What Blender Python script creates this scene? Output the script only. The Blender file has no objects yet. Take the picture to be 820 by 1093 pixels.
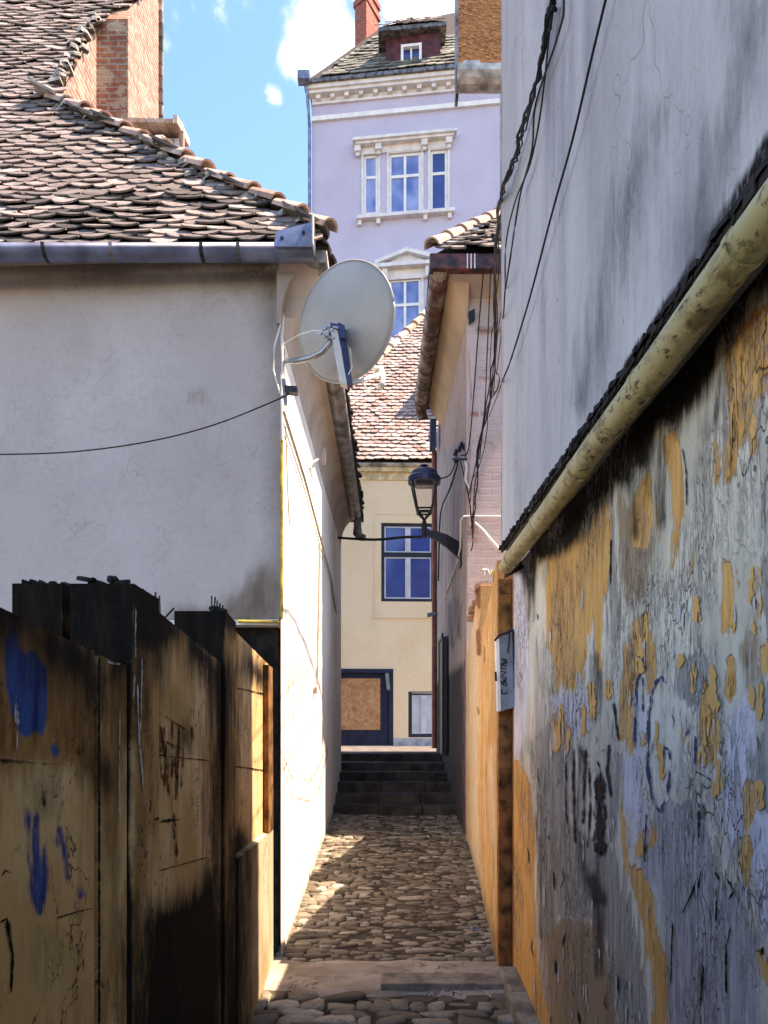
import bpy, math, random
import numpy as np
from mathutils import Vector, noise as mn
random.seed(7)
R = random.uniform
sc = bpy.context.scene
col = sc.collection
F = 820.0; VX = 418.0; VY = 780.0; EYE = 1.6
TAN = 1.75            # rise of the sun per metre towards +x

# ------------------------------------------------------------------ helpers
def P(px, py, Y):
    return Vector(((px-VX)*Y/F, Y, EYE+(VY-py)*Y/F))
def PX(px, py, X):
    Y = X*F/(px-VX)
    return Vector((X, Y, EYE+(VY-py)*Y/F))
def gz(Y):
    if Y < 0: return -0.51
    if Y < 10: return 0.101*(Y-5.05)
    return 1.245 if Y > 12.1 else 0.5+0.745*(Y-10)/2.1

class MB:
    def __init__(s): s.v = []; s.f = []; s.smooth = False
    def add(s, vs, fs):
        b = len(s.v); s.v += [tuple(v) for v in vs]; s.f += [tuple(b+i for i in f) for f in fs]; return s
    def hex(s, a):   # 8 points: bottom 4, top 4
        return s.add(a, [(3,2,1,0),(4,5,6,7),(0,1,5,4),(1,2,6,5),(2,3,7,6),(3,0,4,7)])
    def box(s, x0,x1,y0,y1,z0,z1, jit=0):
        p = [(x0,y0,z0),(x1,y0,z0),(x1,y1,z0),(x0,y1,z0),(x0,y0,z1),(x1,y0,z1),(x1,y1,z1),(x0,y1,z1)]
        if jit: p = [(a+R(-jit,jit),b+R(-jit,jit),c+R(-jit,jit)) for a,b,c in p]
        return s.hex(p)
    def rbox(s, c, ax, ay, az, bev=0):   # oriented box, half axes
        c = Vector(c); ax=Vector(ax); ay=Vector(ay); az=Vector(az)
        return s.hex([c+i*ax+j*ay+k*az for k in (-1,1) for i,j in ((-1,-1),(1,-1),(1,1),(-1,1))])
    def tube(s, pts, r, n=8, cap=True):
        pts = [Vector(p) for p in pts]; m = len(pts)
        rs = r if isinstance(r, (list,tuple)) else [r]*m
        rings = []
        for i,p in enumerate(pts):
            t = (pts[min(i+1,m-1)]-pts[max(i-1,0)]).normalized()
            a = t.cross(Vector((0,0,1)))
            if a.length < .05: a = t.cross(Vector((1,0,0)))
            a.normalize(); b = t.cross(a)
            rings.append([p+rs[i]*(math.cos(q)*a+math.sin(q)*b) for q in [2*math.pi*k/n for k in range(n)]])
        fs = [(i*n+k, i*n+(k+1)%n, (i+1)*n+(k+1)%n, (i+1)*n+k) for i in range(m-1) for k in range(n)]
        if cap: fs += [tuple(range(n-1,-1,-1)), tuple((m-1)*n+k for k in range(n))]
        return s.add([v for r_ in rings for v in r_], fs)
    def channel(s, a, b, r, up=Vector((0,0,1)), n=8, t=.006):   # half round gutter, open upwards
        a=Vector(a); b=Vector(b); d=(b-a).normalized(); side=d.cross(up).normalized()
        vs=[]; m=n+1
        for p in (a,b):
            for rr in (r, r-t):
                for k in range(m):
                    q=math.pi*k/n
                    vs.append(p+side*rr*math.cos(q)-up*rr*math.sin(q))
        fs=[]
        for k in range(n):
            fs.append((k,k+1,2*m+k+1,2*m+k)); fs.append((m+k+1,m+k,3*m+k,3*m+k+1))
            fs.append((k,m+k,m+k+1,k+1)); fs.append((2*m+k,2*m+k+1,3*m+k+1,3*m+k))
        fs += [(0,2*m,3*m,m),(n,m+n,3*m+n,2*m+n)]
        return s.add(vs,fs)
    def sweep(s, prof, a, b):     # prof: list of (dx,dz) at both ends, swept between points a,b; closed
        a=Vector(a); b=Vector(b); n=len(prof)
        vs=[p+Vector((x,0,z)) for p in (a,b) for x,z in prof]
        fs=[(k,(k+1)%n,n+(k+1)%n,n+k) for k in range(n)]+[tuple(range(n-1,-1,-1)),tuple(range(n,2*n))]
        return s.add(vs,fs)
    def sweepx(s, prof, x0, x1, yf=lambda x:0):   # prof (dy,dz) along x
        n=len(prof)
        vs=[(x,yf(x)+y,z) for x in (x0,x1) for y,z in prof]
        fs=[(k,(k+1)%n,n+(k+1)%n,n+k) for k in range(n)]+[tuple(range(n-1,-1,-1)),tuple(range(n,2*n))]
        return s.add(vs,fs)
    def poly(s, pts): return s.add(pts,[tuple(range(len(pts)))])
    def lump(s, c, rx, ry, rz, n=7, m=3, jit=.12, sq=.8, rot=0, tilt=(0,0)):  # rounded stone (upper half)
        ca,sa=math.cos(rot),math.sin(rot); vs=[]
        rr=[1+R(-jit,jit) for _ in range(n)]
        for i in range(m+1):
            q=(math.pi/2)*i/m; h=math.sin(q)**.65; w=math.cos(q)**.3 if i<m else 0
            for k in range(n if i<m else 1):
                a=2*math.pi*k/n; cx=math.copysign(abs(math.cos(a))**sq,math.cos(a)); cy=math.copysign(abs(math.sin(a))**sq,math.sin(a))
                x=cx*w*rx*rr[k]; y=cy*w*ry*rr[k]
                vs.append((c[0]+x*ca-y*sa, c[1]+x*sa+y*ca, c[2]+h*rz+x*tilt[0]+y*tilt[1]))
        fs=[(i*n+k,i*n+(k+1)%n,(i+1)*n+(k+1)%n,(i+1)*n+k) for i in range(m-1) for k in range(n)]
        fs+=[((m-1)*n+k,(m-1)*n+(k+1)%n,m*n) for k in range(n)]
        return s.add(vs,fs)
    def build(s, name, mat, parent=None, smooth=False, attrs=None, bevel=0, label=None):
        off = parent.matrix_basis.translation.copy() if parent and parent.type=='EMPTY' else (Vector(parent['_o']) if parent and '_o' in parent else Vector((0,0,0)))
        me = bpy.data.meshes.new(name)
        me.from_pydata([tuple(Vector(v)-off) for v in s.v], [], s.f); me.update()
        if smooth:
            for p in me.polygons: p.use_smooth = True
        if attrs:
            for k,a in attrs.items():
                at = me.attributes.new(k,'FLOAT','POINT'); at.data.foreach_set('value', np.asarray(a,dtype=np.float32))
        me.materials.append(mat)
        o = bpy.data.objects.new(name, me); col.objects.link(o)
        if parent: o.parent = parent
        if bevel:
            m = o.modifiers.new('b','BEVEL'); m.width=bevel; m.segments=2; m.limit_method='ANGLE'
        o['_o'] = tuple(off)
        if label: o['label'] = label
        return o
def thing(name, label, cat, loc=(0,0,0), group=None):
    o = bpy.data.objects.new(name, None); col.objects.link(o); o.location = loc; o.empty_display_size=.2
    o['label']=label; o['category']=cat
    if group: o['group']=group
    return o
def tag(o, label, cat, group=None):
    o['label']=label; o['category']=cat
    if group: o['group']=group
    return o
def struct(o, kind='structure'): o['kind']=kind; return o

# ------------------------------------------------------------------ materials
class NT:
    def __init__(s, name):
        s.m = bpy.data.materials.new(name); s.m.use_nodes=True; s.t=s.m.node_tree; s.t.nodes.clear()
        s.out=s.n('ShaderNodeOutputMaterial'); s.b=s.n('ShaderNodeBsdfPrincipled'); s.l(s.b.outputs[0],s.out.inputs[0])
        s.geo=s.n('ShaderNodeNewGeometry'); s.pos=s.geo.outputs['Position']
    def n(s,t): return s.t.nodes.new(t)
    def l(s,a,b): s.t.links.new(a,b)
    def noise(s, sc=(1,1,1), detail=4, rough=.55, off=(0,0,0), dist=0):
        mp=s.n('ShaderNodeMapping'); mp.inputs['Scale'].default_value=sc; mp.inputs['Location'].default_value=off; s.l(s.pos,mp.inputs[0])
        t=s.n('ShaderNodeTexNoise'); t.inputs['Scale'].default_value=1; t.inputs['Detail'].default_value=detail; t.inputs['Roughness'].default_value=rough
        t.inputs['Distortion'].default_value=dist; s.l(mp.outputs[0],t.inputs['Vector']); return t.outputs[0]
    def math(s, op, a, b=None, clamp=False):
        m=s.n('ShaderNodeMath'); m.operation=op; m.use_clamp=clamp
        for i,x in enumerate((a,b)):
            if x is None: continue
            if isinstance(x,(int,float)): m.inputs[i].default_value=x
            else: s.l(x,m.inputs[i])
        return m.outputs[0]
    def rng(s, x, a, b, c=0, d=1):
        m=s.n('ShaderNodeMapRange'); m.interpolation_type='SMOOTHSTEP'
        s.l(x,m.inputs[0])
        for i,v in enumerate((a,b,c,d)): m.inputs[i+1].default_value=v
        return m.outputs[0]
    def mix(s, fac, a, b, mode='MIX'):
        m=s.n('ShaderNodeMix'); m.data_type='RGBA'; m.blend_type=mode
        if isinstance(fac,(int,float)): m.inputs[0].default_value=fac
        else: s.l(fac,m.inputs[0])
        for i,x in ((6,a),(7,b)):
            if isinstance(x,tuple): m.inputs[i].default_value=(*x,1)
            else: s.l(x,m.inputs[i])
        return m.outputs[2]
    def ramp(s, x, stops):
        r=s.n('ShaderNodeValToRGB'); s.l(x,r.inputs[0]); e=r.color_ramp.elements
        while len(e)<len(stops): e.new(.5)
        for i,(p,c) in enumerate(stops): e[i].position=p; e[i].color=(*c,1)
        return r.outputs[0]
    def attr(s, name):
        a=s.n('ShaderNodeAttribute'); a.attribute_name=name; return a.outputs['Fac']
    def fin(s, c, rough=.85, height=None, strength=.3, dist=.01, metal=0, spec=.3):
        if isinstance(c,tuple): s.b.inputs['Base Color'].default_value=(*c,1)
        else: s.l(c,s.b.inputs['Base Color'])
        if isinstance(rough,(int,float)): s.b.inputs['Roughness'].default_value=rough
        else: s.l(rough,s.b.inputs['Roughness'])
        s.b.inputs['Metallic'].default_value=metal; s.b.inputs['Specular IOR Level'].default_value=spec
        if height is not None:
            bp=s.n('ShaderNodeBump'); bp.inputs['Strength'].default_value=strength; bp.inputs['Distance'].default_value=dist
            s.l(height,bp.inputs['Height']); s.l(bp.outputs[0],s.b.inputs['Normal'])
        return s.m
def simple(name, c, rough=.8, var=.25, sc=6, metal=0, bump=.2, spec=.3, streak=False):
    n=NT(name); s3=(sc,sc,sc*.25) if streak else (sc,sc,sc)
    a=n.noise(s3,5); b=n.noise((sc*9,)*3,3)
    d=tuple(x*(1-var*1.6) for x in c); h=tuple(min(1,x*(1+var)) for x in c)
    cc=n.mix(n.rng(a,.3,.7),d,h); cc=n.mix(n.math('MULTIPLY',b,.25),cc,d)
    return n.fin(cc,rough,b,bump,.004,metal,spec)
def island(name, stops, rough=.85, lich=None, sc=14, bump=.4):
    n=NT(name); r=n.geo.outputs['Random Per Island']
    c=n.ramp(r,stops); a=n.noise((sc,)*3,5); c=n.mix(n.rng(n.noise((1.1,1.1,1.1),4,off=(4,1,8)),.4,.7,0,.45),c,n.mix(.6,stops[0][1],stops[len(stops)//2][1]));
    c=n.mix(n.rng(a,.35,.75),c,n.mix(.5,c,(.05,.045,.04)))
    if lich: 
        b=n.noise((2.5,2.5,2.5),6,.7); c=n.mix(n.math('MULTIPLY',n.rng(b,.5,.68),.75),c,lich)
    return n.fin(c,rough,a,bump,.01)
M={}
M['tile']=island('old_roof_tile',[(0,(.08,.07,.065)),(.25,(.18,.15,.135)),(.5,(.27,.225,.205)),(.75,(.36,.28,.25)),(.9,(.33,.30,.27)),(1,(.45,.385,.345))],lich=(.10,.095,.085))
M['tile_moss']=island('mossy_roof_tile',[(0,(.05,.048,.045)),(.35,(.15,.13,.12)),(.6,(.28,.24,.22)),(.85,(.38,.31,.28)),(1,(.5,.46,.42))],lich=(.05,.05,.045))
M['tile_dark']=island('dark_roof_tile',[(0,(.05,.05,.05)),(.5,(.16,.14,.13)),(.8,(.3,.26,.23)),(1,(.45,.4,.34))])
M['tile_red']=island('red_roof_tile',[(0,(.28,.15,.12)),(.1,(.38,.25,.21)),(.6,(.46,.35,.31)),(1,(.53,.43,.39))])
M['slate']=island('grey_slate',[(0,(.07,.075,.07)),(.6,(.17,.18,.15)),(1,(.3,.3,.24))])
M['ridge']=island('ridge_tile',[(0,(.35,.22,.17)),(.5,(.55,.36,.28)),(1,(.62,.5,.42))],lich=(.3,.28,.25))
M['mortar']=simple('lime_mortar',(.42,.39,.34),.95,.5,9,bump=.8)
M['deck']=simple('roof_underlay',(.05,.04,.035))
M['zinc']=simple('zinc_sheet',(.20,.235,.34),.42,.3,5,.4,.1,.5)
M['zinc_dark']=simple('weathered_zinc',(.2,.19,.18),.5,.45,7,.5,.2,.4)
M['zinc_pale']=simple('pale_weathered_zinc',(.42,.41,.39),.45,.4,6,.4,.2,.4)
M['redgut']=simple('red_brown_gutter_paint',(.11,.028,.02),.45,.6,9,.1,.2,.5)
n=NT('peeling_brown_gutter'); a=n.noise((9,5,9),5,.7); c=n.ramp(a,[(.36,(.06,.028,.02)),(.5,(.13,.07,.05)),(.58,(.24,.2,.17)),(.75,(.34,.3,.26))])
M['peelgut']=n.fin(c,.55,a,.4,.01,.1)
M['white']=simple('white_paint',(.78,.77,.72),.6,.08,5,bump=.05)
M['cream_trim']=simple('cream_moulding',(.72,.68,.65),.8,.1,4,bump=.1)
M['black']=simple('black_iron',(.012,.013,.016),.45,.3,8,.2,.1,.5)
M['cable']=simple('black_cable',(.02,.02,.022),.7,.2,8)
M['cable_w']=simple('white_cable',(.75,.74,.7),.6,.1,8)
M['cable_g']=simple('beige_conduit',(.38,.3,.22),.7,.2,8)
M['gas']=simple('yellow_gas_pipe',(.5,.36,.06),.5,.35,9)
M['galv']=simple('galvanised_steel',(.45,.46,.47),.35,.2,8,.7,.1,.5)
M['dishp']=simple('pale_grey_dish_paint',(.44,.42,.385),.45,.1,2.5,.0,.05,.4)
M['bluep']=simple('dark_blue_plastic',(.04,.06,.16),.5,.2,6)
M['whitebox']=simple('white_plastic',(.72,.71,.68),.5,.08,6)
M['navy']=simple('navy_door_paint',(.012,.018,.05),.5,.3,5)
M['dframe']=simple('dark_window_frame',(.02,.025,.04),.5,.3,5)
M['mullion']=simple('grey_white_mullion',(.55,.56,.6),.6,.1,5)
n=NT('blue_window_glass'); a=n.noise((.8,.8,.8),2); M['glassb']=n.fin(n.mix(n.rng(a,.3,.7),(.02,.045,.17),(.045,.085,.3)),.12,spec=.6)
n=NT('pale_window_glass'); a=n.noise((1.2,.8,.9),2); M['glassp']=n.fin(n.mix(n.rng(a,.3,.7),(.08,.14,.38),(.3,.37,.6)),.12,spec=.6)
M['curtain']=simple('white_curtain',(.5,.52,.55),.9,.15,3)
n=NT('osb_board'); v=n.n('ShaderNodeTexVoronoi'); mp=n.n('ShaderNodeMapping'); mp.inputs['Scale'].default_value=(5,5,11); mp.inputs['Rotation'].default_value=(.3,.5,.4); n.l(n.pos,mp.inputs[0]); n.l(mp.outputs[0],v.inputs['Vector'])
a=n.noise((3,3,3),4); c=n.mix(n.rng(v.outputs['Color'],.2,.9),(.16,.05,.012),(.38,.16,.05)); c=n.mix(n.rng(a,.35,.7,0,.5),c,(.3,.13,.04)); M['osb']=n.fin(c,.8,v.outputs[0],.3,.01)
n=NT('lamp_glass'); n.fin((.8,.78,.7),.15); n.b.inputs['Transmission Weight'].default_value=1; n.b.inputs['Alpha'].default_value=.15; M['lglass']=n.m
M['lampcap']=simple('blue_black_lamp_paint',(.012,.018,.06),.35,.2,8,spec=.6)
M['salmon']=simple('rust_red_pipe',(.3,.11,.07),.6,.25,6)
M['black_soot']=simple('soot_black_masonry',(.02,.018,.017),.95,.5,10,bump=.8)

def brick(name, c1, c2, mortar, axis='xz', sc=1, cover=None, cov_lo=.45, cov_hi=.5, bw=.26, bh=.085):
    n=NT(name); sp=n.n('ShaderNodeSeparateXYZ'); n.l(n.pos,sp.inputs[0]); cb=n.n('ShaderNodeCombineXYZ')
    u={'x':0,'y':1}[axis[0]]
    wob=n.noise((5,5,5),2); 
    n.l(n.math('ADD',sp.outputs[u],n.math('MULTIPLY',wob,.06)),cb.inputs[0]); n.l(n.math('ADD',sp.outputs[2],n.math('MULTIPLY',wob,.03)),cb.inputs[1])
    b=n.n('ShaderNodeTexBrick'); b.inputs['Scale'].default_value=1; b.inputs['Brick Width'].default_value=bw; b.inputs['Row Height'].default_value=bh; b.inputs['Mortar Size'].default_value=.012; b.inputs['Mortar Smooth'].default_value=.5
    b.inputs['Color1'].default_value=(*c1,1); b.inputs['Color2'].default_value=(*c2,1); b.inputs['Mortar'].default_value=(*mortar,1); n.l(cb.outputs[0],b.inputs[0])
    a=n.noise((12,12,12),5,.65); c=n.mix(n.rng(a,.4,.75,0,.7),b.outputs[0],tuple(x*.5 for x in c1))
    h=b.outputs[1]
    if cover:
        d=n.noise((2.4,2.4,3.5),6,.65,dist=.3); k=n.rng(d,cov_lo,cov_hi); c=n.mix(k,c,cover)
    e=n.noise((40,40,40),3); hh=n.math('SUBTRACT',e,n.math('MULTIPLY',h,1.5))
    return n.fin(c,.92,hh,.5,.008)
M['brick_front']=brick('old_brick',(.25,.085,.045),(.36,.15,.08),(.30,.23,.18),'xz',cover=(.34,.25,.17),cov_lo=.52,cov_hi=.55,bw=.17,bh=.055)
M['brick_side']=brick('pale_plastered_brick',(.34,.14,.09),(.42,.24,.18),(.42,.35,.3),'yz',cover=(.42,.33,.27),cov_lo=.54,cov_hi=.66,bw=.2,bh=.06)  # sunlight on the stack's side face is put into this paler brick
M['brick_red']=brick('red_chimney_brick',(.3,.07,.05),(.36,.12,.08),(.3,.2,.17),'xz',bw=.3,bh=.1)
M['brick_rust']=brick('rusty_brick_edge',(.34,.13,.045),(.24,.09,.03),(.26,.14,.07),'xz',cover=(.36,.17,.06),cov_lo=.40,cov_hi=.5)

def layered(name, base, layers, rough=.9, streak=None, cracks=None, bumpd=.008, fine=35, bstr=.5, ns=(7,7,3)):
    """base: (dark, light, large noise scale); layers: (attr, col_a, col_b, softness m, noise amplitude m, scale)"""
    n=NT(name)
    big=n.noise(base[2],4,.55); c=n.mix(n.rng(big,.35,.65),base[0],base[1])
    f1=n.noise((fine,fine,fine),4,.6); f2=n.noise(ns,5,.68); f3=n.noise((ns[0]*3,ns[1]*3,ns[2]*1.6),3,.7,off=(3,7,1))
    comb=n.math('ADD',n.math('MULTIPLY',n.math('SUBTRACT',f2,.5),1.6),n.math('MULTIPLY',n.math('SUBTRACT',f3,.5),.8))
    h=n.math('MULTIPLY',f1,.35)
    if streak:
        st=n.noise(streak[0],5,.6); c=n.mix(n.rng(st,streak[2],streak[3],0,streak[4]),c,streak[1])
    for (at,ca,cb,soft,amp,lift) in layers:
        sd=n.attr(at); x=n.math('ADD',sd,n.math('MULTIPLY',comb,amp)); k=n.rng(x,-soft,soft)
        v=n.mix(n.rng(f3,.3,.7),ca,cb); c=n.mix(k,c,v)
        h=n.math('ADD',h,n.math('MULTIPLY',k,lift))
    if cracks:
        for (scale,colr,lo,hi,st) in cracks:
            w=n.noise(scale,4,.7,off=(9,2,4),dist=.4); k=n.rng(n.math('ABSOLUTE',n.math('SUBTRACT',w,.5)),lo,hi,st,0)
            g=n.noise((2.2,2.2,1.4),3,off=(1,5,2)); k=n.math('MULTIPLY',k,n.rng(g,.42,.6))
            c=n.mix(k,c,colr); h=n.math('SUBTRACT',h,k)
    c=n.mix(n.rng(f1,.45,.8,0,.22),c,n.mix(.6,c,(.04,.035,.03)))
    return n.fin(c,rough,h,bstr,bumpd,0,.12)

# ------------------------------------------------------------------ painted fields (stains and some shade traced as shapes on the wall itself)
def field(V, polys=(), lines=(), lo=-.3, hi=.3):
    V=np.asarray(V,dtype=float); Y=np.maximum(V[:,1],.35)
    qx=VX+V[:,0]*F/Y; qy=VY-(V[:,2]-EYE)*F/Y; k=Y/F
    best=np.full(len(V),-1e9)
    def segd(ax,ay,bx,by):
        dx,dy=bx-ax,by-ay; t=np.clip(((qx-ax)*dx+(qy-ay)*dy)/max(dx*dx+dy*dy,1e-9),0,1)
        return np.hypot(qx-ax-t*dx,qy-ay-t*dy)
    for poly in polys:
        d=np.full(len(V),1e9); ins=np.zeros(len(V),bool); m=len(poly)
        for i in range(m):
            ax,ay=poly[i]; bx,by=poly[(i+1)%m]
            d=np.minimum(d,segd(ax,ay,bx,by))
            c=((ay>qy)!=(by>qy)); 
            with np.errstate(divide='ignore',invalid='ignore'):
                xi=(bx-ax)*(qy-ay)/(by-ay if by!=ay else 1e-9)+ax
            ins^=(c&(qx<xi))
        best=np.maximum(best,np.where(ins,d,-d))
    for pts,r in lines:
        for i in range(len(pts)-1):
            best=np.maximum(best,r-segd(*pts[i],*pts[i+1]))
    best=np.where(V[:,1]<.35,-1e9,best)
    return np.clip(best*k,lo,hi)
def gridwall(mb, cols, rowf, nr, thick=None):
    """cols: list of (x,y); rowf(i)->(z0,z1)"""
    b=len(mb.v); nc=len(cols)
    for i,(x,y) in enumerate(cols):
        z0,z1=rowf(i)
        for j in range(nr+1): mb.v.append((x,y,z0+(z1-z0)*j/nr))
    for i in range(nc-1):
        for j in range(nr):
            a=b+i*(nr+1)+j; mb.f.append((a,a+nr+1,a+nr+2,a+1))
def linecols(a, b, n): return [(a[0]+(b[0]-a[0])*i/n, a[1]+(b[1]-a[1])*i/n) for i in range(n+1)]

# ------------------------------------------------------------------ roof tiles
def tiles(mb, O, U, Vv, N, ur, vr, w, e, keep, t=.016, lift=.028, jit=1.0, longer=1.7, wav=.02):
    O=Vector(O);U=Vector(U).normalized();Vv=Vector(Vv).normalized();N=Vector(N).normalized()
    v=vr[0]; row=0
    while v<vr[1]:
        u=ur[0]+(row%2)*w*.5
        while u<ur[1]:
            c=O+U*u+Vv*v
            if keep(c,u,v):
                n0=mn.noise(Vector((u*.9,v*1.3,3)))*wav
                a=R(-.05,.05)*jit; lf=lift+R(-.008,.014)*jit; du=R(-.008,.008)*jit; dv=R(-.014,.014)*jit
                L=e*longer; hw=w*.49
                ca,sa=math.cos(a),math.sin(a)
                roll=R(-.006,.006)*jit
                def pt(x,y,h):
                    xx=x*ca-y*sa; yy=x*sa+y*ca
                    return c+U*(xx+du)+Vv*(yy+dv)+N*(h+n0+roll*x/hw)
                sg=.02*R(.4,1.2); out=[(hw,L),( hw,sg),(hw*.6,-sg*.4),(0,-sg),(-hw*.6,-sg*.4),(-hw,sg),(-hw,L)]
                hs=[0,lf,lf*1.02,lf*1.02,lf*1.02,lf,0]
                top=[pt(x,y,h+t) for (x,y),h in zip(out,hs)]; bot=[pt(x,y,h) for (x,y),h in zip(out,hs)]
                m=len(out)
                mb.add(top+bot,[tuple(range(m-1,-1,-1))]+[(i,i+1,m+i+1,m+i) for i in range(0,m-1)])
            u+=w
        v+=e*(1+R(-.06,.06)*jit); row+=1
def inpoly(x,y,poly):
    ins=False; m=len(poly)
    for i in range(m):
        ax,ay=poly[i]; bx,by=poly[(i+1)%m]
        if (ay>y)!=(by>y) and x<(bx-ax)*(y-ay)/(by-ay)+ax: ins=not ins
    return ins
def topx(c): return VX+c[0]*F/c[1], VY-(c[2]-EYE)*F/c[1]

def holed_wall(mb, x0,x1,z0,z1, holes, yf, depth):
    xs=sorted({x0,x1,*[h[0] for h in holes],*[h[1] for h in holes]}); zs=sorted({z0,z1,*[h[2] for h in holes],*[h[3] for h in holes]})
    for i in range(len(xs)-1):
        for j in range(len(zs)-1):
            cx=(xs[i]+xs[i+1])/2; cz=(zs[j]+zs[j+1])/2
            if any(h[0]<cx<h[1] and h[2]<cz<h[3] for h in holes): continue
            a,b=xs[i],xs[i+1]; p,q=zs[j],zs[j+1]
            mb.add([(a,yf(a),p),(b,yf(b),p),(b,yf(b),q),(a,yf(a),q)],[(0,1,2,3)])
    for a,b,p,q in holes:
        A,B=yf(a),yf(b)
        mb.add([(a,A,p),(b,B,p),(b,B,q),(a,A,q),(a,A+depth,p),(b,B+depth,p),(b,B+depth,q),(a,A+depth,q)],
               [(0,1,5,4),(1,2,6,5),(2,3,7,6),(3,0,4,7)])
def ybox(mb, x0,x1,z0,z1, yf, o0, o1):   # box lying along a facade line, from yf-o1 to yf-o0
    A,B=yf(x0),yf(x1)
    mb.hex([(x0,A-o1,z0),(x1,B-o1,z0),(x1,B-o0,z0),(x0,A-o0,z0),(x0,A-o1,z1),(x1,B-o1,z1),(x1,B-o0,z1),(x0,A-o0,z1)])
def window(parent, x0,x1,z0,z1, yf, cols, transom, fmat, gmat, fw=.07, rec=.05, name='window', mmat=None, tw=None):
    """frame set rec behind the wall face; glass further back"""
    mb=MB(); tw=tw or fw
    ybox(mb,x0,x0+fw,z0,z1,yf,-rec-.06,-rec); ybox(mb,x1-fw,x1,z0,z1,yf,-rec-.06,-rec)
    ybox(mb,x0+fw,x1-fw,z1-fw,z1,yf,-rec-.06,-rec); ybox(mb,x0+fw,x1-fw,z0,z0+fw,yf,-rec-.06,-rec)
    f=mb.build(name,fmat,parent)
    mb=MB(); zt=z0+(z1-z0)*transom
    ybox(mb,x0+fw,x1-fw,zt-tw/2,zt+tw/2,yf,-rec-.055,-rec+.005); mb.build('transom',fmat if tw>fw else (mmat or fmat),f)
    mb=MB()
    for i in range(1,cols):
        xm=x0+fw+(x1-x0-2*fw)*i/cols
        for a,b in ((z0+fw,zt-tw/2),(zt+tw/2,z1-fw)): ybox(mb,xm-fw*.45,xm+fw*.45,a,b,yf,-rec-.055,-rec-.003)
    if mmat:
        iw=fw*.4; fx=[x0+fw+(x1-x0-2*fw)*i/cols for i in range(cols+1)]
        for i in range(cols):
            for a,b in ((z0+fw,zt-tw/2),(zt+tw/2,z1-fw)):
                l=fx[i]+(fw*.45 if i else 0); r=fx[i+1]-(fw*.45 if i<cols-1 else 0)
                ybox(mb,l,l+iw,a,b,yf,-rec-.05,-rec-.01); ybox(mb,r-iw,r,a,b,yf,-rec-.05,-rec-.01)
                ybox(mb,l+iw,r-iw,b-iw,b,yf,-rec-.05,-rec-.01); ybox(mb,l+iw,r-iw,a,a+iw,yf,-rec-.05,-rec-.01)
    if mb.v: mb.build('mullion',mmat or fmat,f)
    mb=MB(); ybox(mb,x0+fw*.5,x1-fw*.5,z0+fw*.5,z1-fw*.5,yf,-rec-.045,-rec-.03); mb.build('pane',gmat,f)
    return f

#================================================================== WORLD, SUN, CAMERA
az=math.atan2(1,-.03); el=math.atan(TAN)
w=bpy.data.worlds.new('World'); sc.world=w; w.use_nodes=True; nt=w.node_tree; nt.nodes.clear()
def N(t): return nt.nodes.new(t)
out=N('ShaderNodeOutputWorld'); bg=N('ShaderNodeBackground'); sky=N('ShaderNodeTexSky'); sky.sky_type='NISHITA'; sky.sun_disc=False
sky.sun_elevation=el; sky.sun_rotation=az; sky.altitude=400; sky.air_density=1.0; sky.dust_density=.4; sky.ozone_density=1.5
tc=N('ShaderNodeTexCoord'); 
def wm(op,a,b=None,cl=False):
    m=N('ShaderNodeMath'); m.operation=op; m.use_clamp=cl
    for i,x in enumerate((a,b)):
        if x is None: continue
        if isinstance(x,(int,float)): m.inputs[i].default_value=x
        else: nt.links.new(x,m.inputs[i])
    return m.outputs[0]
no=N('ShaderNodeTexNoise'); no.inputs['Scale'].default_value=11; no.inputs['Detail'].default_value=9; no.inputs['Roughness'].default_value=.62; no.inputs['Distortion'].default_value=.4
nt.links.new(tc.outputs['Generated'],no.inputs['Vector'])
acc=None
for (px,py,rad,wt) in ((340,52,.058,.78),(318,68,.042,.68),(294,106,.028,.56),(450,2,.06,.74),(168,45,.022,.4),(560,-200,.25,.8),(100,-500,.3,.6),(1500,300,.5,.8),(-900,250,.4,.8)):
    d=Vector(((px-VX)/F,1,(VY-py)/F)).normalized()
    vm=N('ShaderNodeVectorMath'); vm.operation='DISTANCE'; nt.links.new(tc.outputs['Generated'],vm.inputs[0]); vm.inputs[1].default_value=d
    g=wm('MULTIPLY',wm('SUBTRACT',1,wm('DIVIDE',vm.outputs['Value'],rad),True),wt)
    acc=g if acc is None else wm('MAXIMUM',acc,g)
mr=N('ShaderNodeMapRange'); mr.interpolation_type='SMOOTHSTEP'; mr.inputs[1].default_value=.68; mr.inputs[2].default_value=1.14
nt.links.new(wm('ADD',no.outputs[0],wm('MULTIPLY',acc,.75)),mr.inputs[0])
hs=N('ShaderNodeHueSaturation'); hs.inputs['Saturation'].default_value=1.25; hs.inputs['Value'].default_value=1.0; nt.links.new(sky.outputs[0],hs.inputs['Color'])
mx=N('ShaderNodeMix'); mx.data_type='RGBA'; nt.links.new(mr.outputs[0],mx.inputs[0]); nt.links.new(hs.outputs[0],mx.inputs[6]); mx.inputs[7].default_value=(7.5,7.8,8.2,1)
nt.links.new(mx.outputs[2],bg.inputs[0]); bg.inputs[1].default_value=.15; nt.links.new(bg.outputs[0],out.inputs[0])
sd=bpy.data.lights.new('sun','SUN'); sd.energy=3.8; sd.angle=math.radians(.5); sd.color=(1,.93,.82)
so=bpy.data.objects.new('sun',sd); col.objects.link(so); so.rotation_euler=Vector((1,-.03,TAN)).to_track_quat('Z','Y').to_euler(); so.location=(6,0,12)
cd=bpy.data.cameras.new('camera'); cam=bpy.data.objects.new('camera',cd); col.objects.link(cam); sc.camera=cam
cam.location=(0,0,EYE); cam.rotation_euler=(math.radians(90),0,0)
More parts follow.
